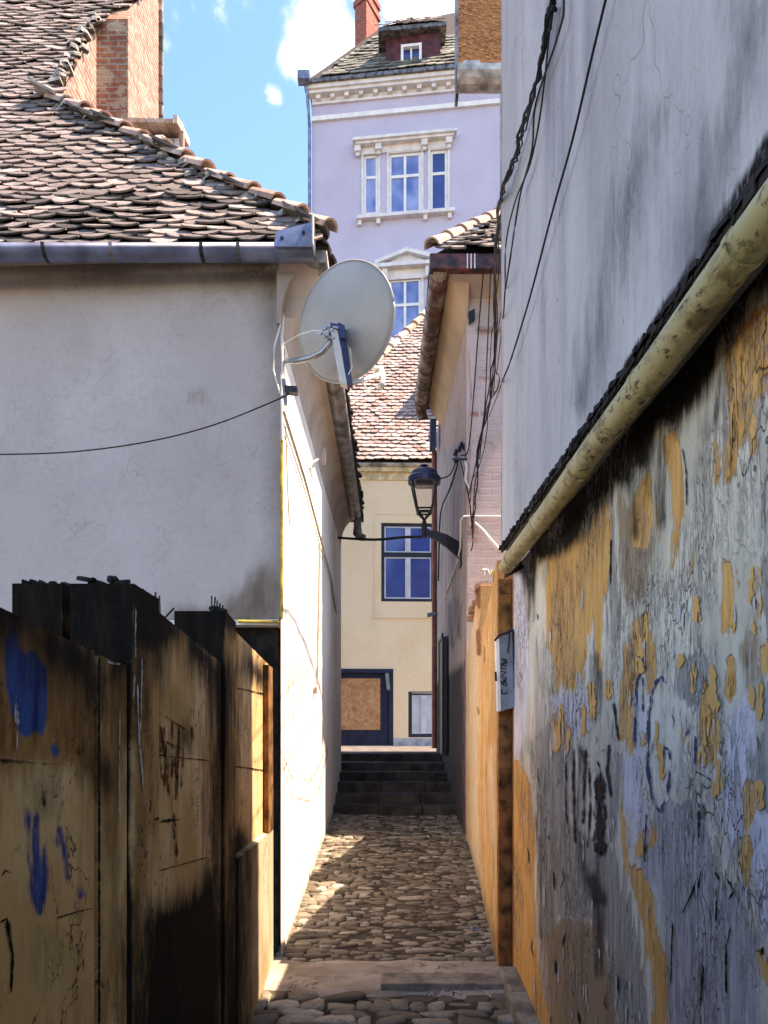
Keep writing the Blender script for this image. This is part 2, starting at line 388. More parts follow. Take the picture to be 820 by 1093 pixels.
cd.sensor_fit='VERTICAL'; cd.sensor_height=36; cd.sensor_width=36; cd.lens=36*F/1093; cd.shift_y=(VY-546.5)/1093; cd.shift_x=-(VX-410)/1093
cd.clip_start=.05; cd.clip_end=3000
sc.view_settings.view_transform='Standard'; sc.view_settings.look='None'; sc.view_settings.gamma=1; sc.view_settings.exposure=1.95
sc.view_settings.use_white_balance=True; sc.view_settings.white_balance_temperature=8500; sc.view_settings.white_balance_tint=23
try:
    sc.cycles.max_bounces=6; sc.cycles.diffuse_bounces=3; sc.cycles.glossy_bounces=2
except Exception: pass

#================================================================== GROUND, PATH
M['earth']=simple('dusty_earth',(.12,.1,.08),.95,.3,3,bump=.5)
mb=MB(); ys=[-300,-20,0,5.05,9.98,9.99,12.1,12.2,60,900]; zs=[-.6,-.6,-.6,-.08,.42,.42,.42,1.16,1.16,1.16]
for y,z in zip(ys,zs):
    for x in (-700,700): mb.v.append((x,y,z))
mb.f=[(2*i,2*i+1,2*i+3,2*i+2) for i in range(len(ys)-1)]
struct(mb.build('ground',M['earth']))
# cobbled path: joint bed + real stones in one mesh
mb=MB(); yy=-3
M['bed']=simple('dark_joint_earth',(.055,.045,.033),.95,.4,6,bump=.6)
while yy<10.01:
    for x in (-.84,.95): mb.v.append((x,yy,gz(yy)-.003 if yy>0 else -.522))
    yy+=.25
mb.f=[(2*i,2*i+1,2*i+3,2*i+2) for i in range(len(mb.v)//2-1)]
struct(mb.build('path_bed',M['bed']))
mb=MB()
def lay(y0,y1,sx,sy,rz):
    y=y0
    while y<y1:
        ry=sy*R(.8,1.25); x=-.84+R(0,.05)
        while x<.93:
            rx=sx*R(.45,1.7)
            cx=x+rx/2; cy=y+ry/2+R(-.012,.012)
            if -.42<cx<-.3 and y0>5: 
                x+=.005
            cross=.035*max(0,-cx-.2)+.02*max(0,cx-.4)
            h=rz*R(.7,1.4)
            mb.lump((cx,cy,gz(cy)-.018+cross+R(-.006,.008)),rx*.52,ry*.56,h,n=random.choice((6,7,8,9)),m=3,jit=.26,sq=R(.4,.75),rot=R(-.22,.22),tilt=(R(-.12,.12),.1+R(-.16,.16)))
            x+=rx
        y+=ry*.98
lay(5.27,9.95,.105,.054,.017)
lay(3.6,4.66,.17,.095,.024)
lay(2.2,3.6,.24,.13,.03)
lay(-1,2.2,.2,.2,.03)
n=NT('cobblestones'); r=n.geo.outputs['Random Per Island']; a=n.noise((9,9,9),5); e=n.noise((45,45,45),4,.65)
c=n.ramp(r,[(0,(.07,.058,.045)),(.3,(.15,.125,.095)),(.6,(.22,.185,.14)),(.85,(.30,.26,.205)),(1,(.42,.38,.32))]); c=n.mix(n.rng(a,.4,.75,0,.7),c,(.09,.07,.05)); 
c=n.mix(n.rng(n.noise((1.3,1.3,1.3),4),.45,.7,0,.45),c,(.12,.1,.07))
c=n.mix(n.rng(e,.5,.7,0,.5),c,(.08,.06,.045)); M['cobble']=n.fin(c,.8,n.math('ADD',e,n.math('MULTIPLY',a,2)),.7,.01,spec=.35)
o=struct(mb.build('cobblestone_path',M['cobble'],smooth=True))
# slab across the path
M['slab']=layered('worn_concrete_slab',((.3,.25,.2),(.42,.36,.3),(3,5,2)),[],streak=((6,14,4),(.12,.1,.08),.5,.75,.6),cracks=[((3,3,3),(.05,.04,.035),.003,.012,.9)])
mb=MB(); nx=40; ny=10; b=len(mb.v)
for j in range(ny+1):
    for i in range(nx+1):
        x=-.84+1.72*i/nx; f=j/ny; yl=4.70+.07*mn.noise(Vector((x*3,1,0)))+(.1 if x<-.6 else 0); yh=5.27+.05*mn.noise(Vector((x*4,5,0)))
        y=yl+(yh-yl)*f; z=gz(y)+.022+.012*mn.noise(Vector((x*3,y*5,2)))-(.03 if j in(0,ny) else 0)
        mb.v.append((x,y,z))
mb.f=[(j*(nx+1)+i,j*(nx+1)+i+1,(j+1)*(nx+1)+i+1,(j+1)*(nx+1)+i) for j in range(ny) for i in range(nx)]
struct(mb.build('path_slab',M['slab'],smooth=True))
M['stone_dk']=simple('dark_worn_stone',(.25,.21,.17),.85,.35,8,bump=.6)
mb=MB(); b0=P(406,1046,1); 
g=gz(4.88)
mb.hex([(-.07,4.76,g+.0),(.76,4.77,g+.0),(.76,4.93,g),(-.07,4.95,g),(-.065,4.765,g+.05),(.755,4.775,g+.046),(.75,4.93,g+.066),(-.065,4.94,g+.064)])
tag(mb.build('stone_block',M['stone_dk'],bevel=.008),'long dark flat stone lying across the pale slab in the path','stone block')
mb=MB()
ks=[4.97,4.6,4.15]
for a,b in zip(ks[:-1],ks[1:]):
    mb.hex([(.70,b,gz(b)-.05),(.84,b,gz(b)-.05),(.81,a-.006,gz(a)-.05),(.68,a-.006,gz(a)-.05),(.71,b,gz(b)+.09),(.84,b,gz(b)+.09),(.81,a-.006,gz(a)+.09),(.69,a-.006,gz(a)+.09)])
tag(mb.build('kerb_stone',simple('kerb_concrete',(.24,.22,.18),.85,.35,7,bump=.5),bevel=.012),'short pale kerb stone at the foot of the peeling wall','kerb')
mb=MB(); c=Vector((.62,5.75,gz(5.75)+.03))
for i in range(9):
    a=[c+Vector((R(-.035,.035),R(-.03,.03),R(0,.04))) for _ in range(3)]; mb.add(a+[q+Vector((0,0,.002)) for q in a],[(0,1,2),(5,4,3),(0,1,4,3),(1,2,5,4),(2,0,3,5)])
tag(mb.build('wrapper',simple('blue_white_wrapper',(.2,.25,.4),.5,.6,60)),'crumpled blue and white scrap of litter on the cobbles','litter')

# stairs
st=thing('stone_stairs','dark worn stone stairs climbing between the houses at the end of the alley','stairs',(0,10,.495))
M['stair']=layered('dark_stair_stone',((.035,.031,.03),(.08,.07,.065),(4,4,4)),[],cracks=[((5,5,5),(.01,.01,.01),.004,.015,.8)],bstr=.7)
for k in range(6):
    y0=10+.42*k; z1=.495+.125*(k+1)
    mb=MB(); x=-.80; 
    while x<.84:
        wd=min(R(.35,.7),.86-x); 
        if .86-(x+wd)<.15: wd=.86-x
        mb.hex([(x+.003,y0+R(-.008,.008),z1-.16),(x+wd-.003,y0+R(-.008,.008),z1-.16),(x+wd-.003,y0+.52,z1-.16),(x+.003,y0+.52,z1-.16),
                (x+.003,y0+R(-.01,.01),z1+R(-.008,.006)),(x+wd-.003,y0+R(-.01,.01),z1+R(-.008,.006)),(x+wd-.003,y0+.52,z1),(x+.003,y0+.52,z1)]); x+=wd
    mb.build('step',M['stair'],st,bevel=.012)
mb=MB(); mb.box(-6,7,12.62,18,1.1,1.243); struct(mb.build('street',simple('upper_street_stone',(.16,.14,.12),.9,.3,5)))

#================================================================== LEFT HOUSE
H=thing('house','old house with grey plaster front, sunlit white alley wall and steep mossy tile roof','house',(-3,6,0))
fy=lambda x: 5.28-.05*(x+.76)
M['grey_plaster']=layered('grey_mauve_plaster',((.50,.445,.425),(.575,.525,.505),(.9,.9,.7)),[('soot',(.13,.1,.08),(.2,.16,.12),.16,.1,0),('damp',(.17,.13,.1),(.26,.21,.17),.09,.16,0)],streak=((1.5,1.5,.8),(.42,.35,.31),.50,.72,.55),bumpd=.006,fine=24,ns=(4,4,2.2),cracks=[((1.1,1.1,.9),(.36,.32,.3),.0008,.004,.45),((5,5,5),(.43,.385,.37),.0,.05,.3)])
mb=MB(); xs=[-7,-6,-5,-4]+[-3.4+.06*i for i in range(45)]; xs[-1]=-.76
gridwall(mb,[(x,fy(x)) for x in xs],lambda i:(2.37,4.9),42)
at={'soot':field(mb.v,[[(-400,255),(310,255),(302,345),(295,420),(286,330),(275,305),(200,296),(100,305),(40,298),(-400,300)]],[([(299,420),(299,660)],3)]),  # eave shade below the gutter, painted into the plaster
    'damp':field(mb.v,[[(225,672),(245,640),(262,618),(282,606),(300,622),(300,672)],[(165,670),(190,648),(230,655),(235,672)]],[([(210,420),(216,424)],3)])}
wall_a=mb.build('wall',M['grey_plaster'],H,attrs=at)
# alley wall
M['lime']=layered('white_lime_plaster',((.68,.655,.61),(.79,.77,.73),(1.3,1.3,.8)),[('foot',(.22,.18,.14),(.36,.3,.24),.05,.1,0)],bumpd=.006,streak=((3,3,1.2),(.55,.5,.44),.55,.8,.5))
mb=MB(); cols=linecols((-.76,5.28),(-.76,11.6),110)
gridwall(mb,cols[::-1],lambda i:(-.1,4.85),90)
g1=[([(305+i*4,690+R(0,30)),(305+i*4+R(-2,2),745+R(0,25))],.7) for i in range(6)]+[([(342,665),(344,700)],1),([(327,708),(328,718)],1.5)]
g2=[([(300,800),(310,825),(313,832),(320,828),(330,835),(340,820),(350,795)],.8),([(302,815),(312,850),(330,855),(340,845),(350,800)],.8)]
wall_b=mb.build('alley_wall',M['lime'],H,label='white plaster side wall of the house along the alley with faint graffiti',attrs={'foot':field(mb.v,lines=[([(300,1030),(355,873)],2.5)])})
# body behind walls
mb=MB(); mb.box(-7,-.80,5.7,11.55,0,4.7); mb.build('inner_wall',M['grey_plaster'],H)
# recess below the plaster front, its wall coloured near-black
mb=MB(); mb.hex([(-7,5.62,0),(-.80,5.42,0),(-.80,5.44,0),(-7,5.66,0),(-7,5.62,2.40),(-.80,5.42,2.40),(-.80,5.44,2.40),(-7,5.66,2.40)]); mb.build('base_wall',M['black_soot'],H)
mb=MB(); mb.hex([(-7,fy(-7)+.005,2.33),(-.775,5.285,2.33),(-.775,5.5,2.33),(-7,5.7,2.33),(-7,fy(-7)+.005,2.368),(-.775,5.285,2.368),(-.775,5.5,2.368),(-7,5.7,2.368)]); mb.build('ledge',M['white'],H)
# cove under eaves, alley side
M['cove']=simple('stained_cornice_plaster',(.44,.37,.32),.9,.15,2,bump=.3)
prof=[(0,0),(.008,.1),(.03,.2),(.07,.29),(.13,.36),(.18,.40),(.18,.46),(-.02,.46),(-.02,0)]
mb=MB(); mb.sweep([(x,z) for x,z in prof],(-.757,5.2,4.36),(-.757,11.5,4.36)); mb.build('cornice',M['cove'],H,smooth=False)
prof2=[(5.30,4.45),(5.28,4.58),(5.22,4.68),(5.16,4.74),(5.16,4.8),(5.4,4.8)]
mb=MB(); mb.sweepx([(y,z) for y,z in prof2],-.76,-.5); mb.v=[tuple(v) for v in mb.v]
mb.build('cornice',M['cove'],H)
mb=MB(); mb.hex([(-7,5.2,4.85),(-.76,5.18,4.85),(-.76,5.6,4.85),(-7,5.9,4.85),(-7,5.2,4.88),(-.76,5.18,4.88),(-.76,5.6,4.88),(-7,5.9,4.88)]); mb.build('soffit',M['cove'],H)
# gutters
mb=MB(); mb.channel((-7,5.07,4.775),(-.6,5.07,4.775),.077); g1_=mb.build('gutter',M['zinc'],H,smooth=True)
for x in (-3.6,-2.82,-2.27,-1.83,-1.24,-1.0):
    mb=MB(); mb.channel((x-.012,5.07,4.777),(x+.012,5.07,4.777),.082,t=.004); mb.build('bracket',M['black' if x in(-2.27,-1.24) else 'zinc_dark'],g1_)
# flared corner piece
mb=MB(); A=[P(293,263,4.975),P(333,263,4.975),P(333,279,4.975),P(293,280,4.975)]; 
q=[P(294,247,4.985),P(333,237,4.985)]
mb.add([A[0],A[1],q[1],q[0]]+[v+Vector((0,.012,0)) for v in (A[0],A[1],q[1],q[0])],[(0,1,2,3),(7,6,5,4),(0,4,5,1),(1,5,6,2),(2,6,7,3),(3,7,4,0)])
mb.channel((-.765,5.07,4.777),(-.515,5.07,4.777),.081); cp=mb.build('corner_gutter',M['zinc'],H)
mb=MB()
for (a,b) in ((301,254),(324,248)): mb=MB(); mb.tube([P(a,b,4.985),P(a,b,4.968)],.012,8); mb.build('rivet',M['bluep'],cp)
mb=MB(); e0=P(334,234,4.95); mb.rbox((-.512,5.065,4.86),(.004,0,0),(0,.085,0),(0,0,.10)); mb.build('end_cap',M['white'],cp)
# alley-side gutter with brackets
ga=(-.515,5.12,4.80); gb=(-.535,11.3,4.77)
mb=MB(); mb.channel(gb,ga,.085); g2_=mb.build('gutter',M['zinc_dark'],H,smooth=True)
mb=MB(); mb.rbox((-.515,5.118,4.76),(.08,0,0),(0,.003,0),(0,0,.04)); mb.build('end_cap',M['zinc_pale'],g2_)
for y in (5.6,6.5,7.4,8.3,9.2,10.1,11.0):
    mb=MB(); mb.channel((-.515-.02*(y-5)/6.3,y+.012,4.80),(-.515-.02*(y-5)/6.3,y-.012,4.80),.091,t=.004); mb.build('bracket',M['black'],g2_)
mb=MB(); mb.tube([(-.5,11.3,4.74),(-.5,11.3,4.5),(-.46,11.25,4.44),(-.4,11.22,4.42)],[.06,.07,.06,.05],10); mb.build('spout',M['zinc_dark'],g2_)
# roof
tr=1.6; c_=math.hypot(1,tr); Vd=Vector((0,1/c_,tr/c_)); Nn=Vector((0,-tr/c_,1/c_))
RP=[(-900,275),(331,266),(325,216),(296,202),(249,190),(174,166),(124,149),(54,116),(72,78),(98,34),(106,22),(150,2),(160,-70),(120,-500),(-900,-900)]
def roofz(y): return 4.85+tr*(y-5.1)
mb=MB(); 
def keepA(c,u,v): 
    x,y=topx(c); return inpoly(x,y,RP) and c[2]<12 and (c[1]>6.2 or c[0]<-.50-(c[1]-5.1)*2.04)
ob=Vector((-7,5.045,4.785))
tiles(mb,ob,(1,0,0),Vd,Nn,(0,6.56),(0,.62),.19,.062,keepA,jit=1.35,lift=.027,wav=.035,t=.012)
mb.build('roof',M['tile_moss'],H,label='uneven dark mossy lower rows of the tile roof'); mb=MB()
tiles(mb,ob+.62*Vd,(1,0,0),Vd,Nn,(0,6.56),(0,7.5),.16,.072,keepA,jit=.85,lift=.022,t=.011)
roof=mb.build('roof',M['tile'],H)
# deck under the front slope, and side slope
hipT=Vector((-2.77,6.25,6.69)); eav=Vector((-.42,5.1,4.85))
mb=MB()
o_=Vector((0,.03,-.02))
mb.poly([Vector((-7,5.1,4.85))+o_,eav+o_,hipT+o_,Vector((-2.80,7.26,roofz(7.26)))+o_,Vector((-2.52,8.2,roofz(8.2)))+o_,Vector((-2.62,9.4,roofz(9.4)))+o_,Vector((-7,9.4,roofz(9.4)))+o_])
mb.poly([Vector((-7,9.45,roofz(9.4))),Vector((-2.8,9.45,roofz(9.4))),Vector((-4.2,11.6,8)),Vector((-7,11.6,8))])
# side slope
s_end=Vector((-2.77,11.6,6.69)); e_end=Vector((-.42,11.6,4.85))
mb.poly([eav+Vector((0,0,-.02)),e_end,s_end,hipT+Vector((0,0,-.02))]); mb.poly([s_end,e_end,Vector((-.42,11.6,4.75)),Vector((-7,11.6,4.75)),Vector((-7,11.6,8))])
mb.build('roof_deck',M['deck'],H)
a_=(6.69-4.85)/(2.77-.42); cs=math.hypot(1,a_); Vs=Vector((-1/cs,0,a_/cs)); Ns=Vector((a_/cs,0,1/cs))
mb=MB()
def keepB(c,u,v):
    t_=(-.42-c[0])/2.35; return c[1]>5.1+t_*1.15-.02 
tiles(mb,(-.455,5.12,4.875),(0,1,0),Vs,Ns,(0,6.4),(0,2.9),.18,.14,keepB,jit=1.5,t=.02,lift=.04)
mb.build('roof',M['tile_dark'],H,label='shaded tile slope above the alley gutter')  # dark tile mix, laid coarser than the front slope
# gable wall above hip, chimney stack, mortar verge
mb=MB(); xg=-2.79
mb.add([(xg,6.3,6.6),(xg,9.4,6.6),(xg,9.4,roofz(9.4)-.04),(xg,6.3,roofz(6.3)-.04),(xg-.2,6.3,6.6),(xg-.2,9.4,6.6),(xg-.2,9.4,roofz(9.4)-.05),(xg-.2,6.3,roofz(6.3)-.05)],[(0,1,2,3),(7,6,5,4),(0,4,5,1),(3,2,6,7),(0,3,7,4),(1,5,6,2)])
mb.build('gable_wall',M['brick_side'],H)
ch=MB(); ch.hex([(-2.79,7.26,6.3),(-2.5,7.26,6.3),(-2.5,8.2,6.3),(-2.79,8.2,6.3),(-2.79,7.26,8.33),(-2.5,7.26,8.33),(-2.5,8.2,9.78),(-2.79,8.2,9.78)])
cho=ch.build('chimney',M['brick_front'],H)
mb=MB(); mb.hex([(-2.498,7.255,6.3),(-2.485,7.255,6.3),(-2.485,8.2,6.3),(-2.498,8.2,6.3),(-2.498,7.255,8.33),(-2.485,7.255,8.33),(-2.485,8.2,9.78),(-2.498,8.2,9.78)]); mb.build('chimney_face',M['brick_side'],cho)
mb=MB()
for i in range(22):
    z=6.7+i*.14; mb.rbox((-2.49+R(-.005,.01),8.215,z),(.04,0,.004),(0,.02,0),(0,.003,.075))
mb.build('edge_tiles',M['tile_dark'],cho)
def lumps(mb, pts, n, r, z=0):
    L=[(Vector(a),Vector(b)) for a,b in zip(pts[:-1],pts[1:])]
    for a,b in L:
        for i in range(n):
            p=a.lerp(b,(i+R(0,1))/n)+Vector((R(-r,r)*.6,R(-r,r)*.6,R(-r,r)*.4+z)); 
            mb.lump((p.x,p.y,p.z),r*R(.5,1.3),r*R(.5,1.2),r*R(.4,1),n=7,m=3,jit=.3,rot=R(0,3),tilt=(R(-.5,.5),R(-.5,.5)))
mb=MB(); lumps(mb,[(-2.80,6.28,6.74),(-2.80,7.25,roofz(7.25)+.02)],26,.055); lumps(mb,[hipT,hipT.lerp(eav,.5),hipT.lerp(eav,.97)],26,.06,-.02)
lumps(mb,[(-2.62,6.5,6.6),(-1.75,6.1,6.2)],12,.08)
mb.build('mortar_fillet',M['mortar'],H)
# hip ridge tiles
mb=MB(); nrt=13
for i in range(nrt):
    a=hipT.lerp(eav,i/nrt); b=hipT.lerp(eav,(i+.98)/nrt); d=(b-a).normalized(); up=Vector((.45,-.5,.75)); up=(up-d*up.dot(d)).normalized(); side=d.cross(up)
    vs=[]; m=7; off=Vector((R(-.01,.01),R(-.01,.01),.055+R(-.012,.015)))
    for p,rr in ((a,.062),(b,.085)):
        for t_ in (0,-.016):
            for k in range(m):
                q=math.pi*k/(m-1); vs.append(p+off+side*(rr+t_)*math.cos(q)+up*((rr+t_)*math.sin(q)*.8+(.02 if p is b else 0)))
    fs=[]
    for k in range(m-1):
        fs+=[(k,k+1,2*m+k+1,2*m+k),(m+k+1,m+k,3*m+k,3*m+k+1),(k,m+k,m+k+1,k+1),(2*m+k,2*m+k+1,3*m+k+1,3*m+k)]
    mb.add(vs,fs)
mb.build('ridge_tiles',M['ridge'],H)
# small tiled roof vent beside the chimney
mb=MB(); Yv=6.55
a=P(152,146,Yv); b=P(196,142,Yv); 
mb.hex([P(150,178,Yv),P(194,178,Yv),P(194,178,Yv+.3),P(150,178,Yv+.3),P(152,148,Yv),P(191,148,Yv),P(191,146,Yv+.35),P(152,146,Yv+.35)])
vo=mb.build('roof_vent',M['mortar'],H)
mb=MB()
for i in range(5):
    x0=145+i*9.4; mb.rbox(P(x0+5,141+i*.3,Yv+.08),(.036,0,0),(0,.2,.05),(0,-.004,.014))
mb.rbox(P(168,133,Yv+.25),(.22,0,.0),(0,.06,.02),(0,0,.02)); mb.rbox(P(194,140,Yv+.1),(.018,0,0),(0,.2,.05),(0,0,.035)); mb.rbox(P(195,155,Yv+.02),(.012,0,0),(0,.02,0),(0,0,.11))
mb.build('vent_tiles',M['ridge'],vo)
# pipes and clamps on the house corner
mb=MB(); mb.tube([(-.752,5.262,3.6),(-.752,5.262,2.37),(-.77,5.26,2.345),(-1.05,5.262,2.35)],.011,8); mb.build('gas_pipe',M['gas'],H)
mb=MB(); mb.tube([PX(303,330,-.745)]+[PX(301.5,y,-.745)+Vector((R(-.004,.004),R(-.02,.02),0)) for y in (360,390,430,470)],.009,6); mb.tube([P(300,345,5.22),P(293,370,5.22),P(292,395,5.22),P(299,420,5.23)],.006,6)
mb.build('conduit',M['cable_w'],H)
mb=MB(); 
L1=[PX(303,440,-.742),PX(325,510,-.742),PX(343,578,-.742),PX(353,615,-.742),PX(358,650,-.742)]
mb.tube(L1,.011,6); mb.tube([p+Vector((.012,0,-.05)) for p in L1],.008,6); mb.tube([PX(305,455,-.742),PX(307,520,-.742),PX(309,560,-.742)],.005,5)
mb.tube([PX(341.5,580,-.742),PX(338.5,730,-.742)],.01,6); mb.rbox(PX(337,737,-.74),(.012,0,0),(0,.04,0),(0,0,.03))
mb.build('conduit',M['cable_g'],H)
mb=MB(); mb.rbox(PX(344.5,487,-.73),(.03,0,0),(0,.07,0),(0,0,.07)); bx=mb.build('junction_box',M['whitebox'],H)
mb=MB(); mb.tube([PX(345,470,-.73),PX(344,455,-.70)],.01,6); mb.build('cable_stub',M['cable_w'],bx); mb=MB(); mb.tube([PX(340,490,-.73),PX(333,494,-.73),PX(331,499,-.73),PX(333,510,-.73)],.012,6); mb.build('cable_stub',M['cable_w'],bx)
# cable anchor at the corner
mb=MB(); c=P(311,417,5.0); mb.rbox(c,(.04,0,-.004),(0,.03,0),(0,0,.02)); an=mb.build('cable_anchor',M['black'],H)
mb=MB(); mb.tube([P(303,405,5.2),P(305,432,5.15)],.014,6); mb.tube([P(301,424,5.2),P(310,418,5.02)],.01,6); mb.build('anchor_bracket',M['galv'],an)

#================================================================== SATELLITE DISH
D=thing('satellite_dish','pale grey satellite dish seen from behind, bolted to the corner of the white wall','satellite dish',tuple(P(368,345,4.95)))
cen=P(368,345,4.95); ax=Vector((math.sin(math.radians(38)),math.cos(math.radians(38)),.22)).normalized()
sx=ax.cross(Vector((0,0,1))).normalized(); sy=sx.cross(ax).normalized()
mb=MB(); nr,ns=10,56
for side in (0,1):
    for i in range(nr+1):
        r=i/nr
        for k in range(ns):
            q=2*math.pi*k/ns; dep=-.075*(1-r*r)+(.006 if side else 0)
            mb.v.append(cen+sx*.40*r*math.cos(q)+sy*.35*r*math.sin(q)+ax*dep)
B2=(nr+1)*ns
for i in range(nr):
    for k in range(ns):
        k2=(k+1)%ns; a,b,c,d=i*ns+k,i*ns+k2,(i+1)*ns+k2,(i+1)*ns+k
        mb.f.append((a,b,c,d)); mb.f.append((B2+d,B2+c,B2+b,B2+a))
for k in range(ns): mb.f.append((nr*ns+k,nr*ns+(k+1)%ns,B2+nr*ns+(k+1)%ns,B2+nr*ns+k))
mb.v=[tuple(v) for v in mb.v]; ref=mb.build('reflector',M['dishp'],D,smooth=True)
mb=MB(); ring=[cen+sx*.40*math.cos(q)+sy*.35*math.sin(q) for q in [2*math.pi*k/60 for k in range(61)]]; mb.tube(ring,.006,6); mb.build('rim',M['dishp'],ref,smooth=True)
bk=cen-ax*.09
mb=MB(); mb.rbox(P(362,383,4.80),(.022,.01,-.004),(0,.03,0),(.03,0,-.17)); mb.build('bracket',M['whitebox'],D)
mb=MB(); mb.rbox(P(369,380,4.84),(.02,.02,0),(0,.035,0),(.025,0,-.185)); mb.rbox(P(361,357,4.83),(.045,0,-.008),(0,.05,0),(0,0,.04)); mb.build('clamp_housing',M['bluep'],D)
mb=MB()
for dx,dy in ((-6,-2),(-1,-5),(-5,6),(-11,3)): mb=MB(); mb.tube([P(353+dx,353+dy,4.80),P(353+dx+9,353+dy+2,4.76)],.007,6); mb.rbox(P(352+dx,353+dy,4.79),(.012,0,0),(0,.01,0),(0,0,.01)); mb.build('bolt',M['galv'],D)
mb=MB(); mb.tube([PX(302.5,385,-.755),P(316,385,4.95),P(332,382,4.88),P(344,376,4.84),P(352,366,4.82),P(354,356,4.82)],.019,10); arm=mb.build('mounting_arm',M['galv'],D,smooth=True)
mb=MB(); mb.rbox(PX(302.3,385,-.752),(.006,0,0),(0,.05,0),(0,0,.09)); mb.build('wall_plate',M['galv'],arm)
mb=MB(); mb.tube([P(303,368,5.2),P(318,358,5.0),P(334,353,4.85),P(350,354,4.78)],.006,6); mb.build('cable',M['cable_w'],D)
mb=MB(); mb.tube([P(374,410,4.85),P(390,405,4.95),P(407,399,5.08)],.013,8); fa=mb.build('feed_arm',M['whitebox'],D,smooth=True)
mb=MB(); mb.tube([P(406,392,5.1),P(408,399,5.08),P(409,407,5.06),P(406,413,5.04)],[.018,.022,.016,.022],10); mb.tube([P(403,396,5.1),P(398,392,5.12)],.02,8); mb.build('receiver',M['whitebox'],fa,smooth=True)
mb=MB(); mb.tube([P(407,412,5.05),P(401,418,5.02),P(392,416,4.98),P(387,408,4.9)],.004,5); mb.build('cable',M['cable_w'],D); mb=MB(); mb.tube([P(372,400,4.8),P(376,392,4.8),P(374,372,4.8)],.004,5); mb.build('cable',M['cable_w'],D)

#================================================================== CONCRETE FENCE (left foreground)
FN=thing('concrete_fence','sooty stained concrete fence of tall panels and pillars beside the alley','fence',(-.83,3,-.2))
conc=((.54,.33,.14),(.74,.52,.28),(2.2,2.2,1.5))
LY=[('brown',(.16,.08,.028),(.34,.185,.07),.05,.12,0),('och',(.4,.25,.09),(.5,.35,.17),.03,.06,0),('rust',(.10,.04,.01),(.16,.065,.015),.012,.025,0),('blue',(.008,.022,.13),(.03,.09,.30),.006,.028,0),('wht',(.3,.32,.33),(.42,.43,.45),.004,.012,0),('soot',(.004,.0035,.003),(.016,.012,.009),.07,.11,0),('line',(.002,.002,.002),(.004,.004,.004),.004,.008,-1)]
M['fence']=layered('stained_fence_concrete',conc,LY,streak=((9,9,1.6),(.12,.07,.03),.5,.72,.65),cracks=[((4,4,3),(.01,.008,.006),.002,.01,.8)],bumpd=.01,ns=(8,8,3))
PF=dict(
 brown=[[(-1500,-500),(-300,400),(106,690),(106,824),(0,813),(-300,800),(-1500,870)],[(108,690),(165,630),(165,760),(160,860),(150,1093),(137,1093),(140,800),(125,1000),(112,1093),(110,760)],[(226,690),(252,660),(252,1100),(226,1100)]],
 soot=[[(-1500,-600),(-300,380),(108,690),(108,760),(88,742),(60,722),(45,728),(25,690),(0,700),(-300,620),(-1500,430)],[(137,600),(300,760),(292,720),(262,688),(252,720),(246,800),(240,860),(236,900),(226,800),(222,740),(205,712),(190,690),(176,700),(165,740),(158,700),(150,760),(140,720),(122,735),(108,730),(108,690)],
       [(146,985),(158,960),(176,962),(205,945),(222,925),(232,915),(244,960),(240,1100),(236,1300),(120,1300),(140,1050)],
       [(243,888),(262,886),(268,896),(267.5,1000),(262,1300),(215,1300),(240,960)]],  # shadow on the far panel's foot, painted black up to the lit edge
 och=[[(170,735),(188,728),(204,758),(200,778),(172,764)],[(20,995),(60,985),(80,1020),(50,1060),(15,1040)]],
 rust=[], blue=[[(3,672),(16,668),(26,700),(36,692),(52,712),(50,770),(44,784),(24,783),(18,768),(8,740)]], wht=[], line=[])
LF=dict(
 rust=[],
 blue=[([(29,864),(33,900)],4),([(39,866),(38,920),(34,950),(37,970),(43,972),(48,950),(50,925),(47,905)],4),([(22,908),(22,914)],2.5),([(31,905),(30,925)],3),([(64,885),(60,905)],3.5),([(64,885),(70,915),(73,942)],4),([(85,948),(86,958)],4.5),([(58,797),(59,806)],3.5)],
 wht=[],
 line=[([(-1500,880),(0,812.5),(106,822)],2.0),([(168,875),(207,877)],2.6),([(60,980),(100,969)],.6),([(10,1000),(14,1020),(12,1060)],1.3),([(49,845),(47,860)],2),([(8,980),(10,1000)],3),([(2,935),(10,932)],1.5),([(252,734),(290,742)],.6),([(252,818),(290,823)],.6)],
 soot=[([(49,845),(48,862)],2.5),([(110,820),(110,835)],4),([(198,785),(199,795)],2.5),([(246,765),(247,775)],3),([(228,700),(228,1000)],2.5)], brown=[([(92,780),(94,810)],6)], och=[])
def fattrs(V): return {k:field(V,PF[k],LF[k]) for k in PF}
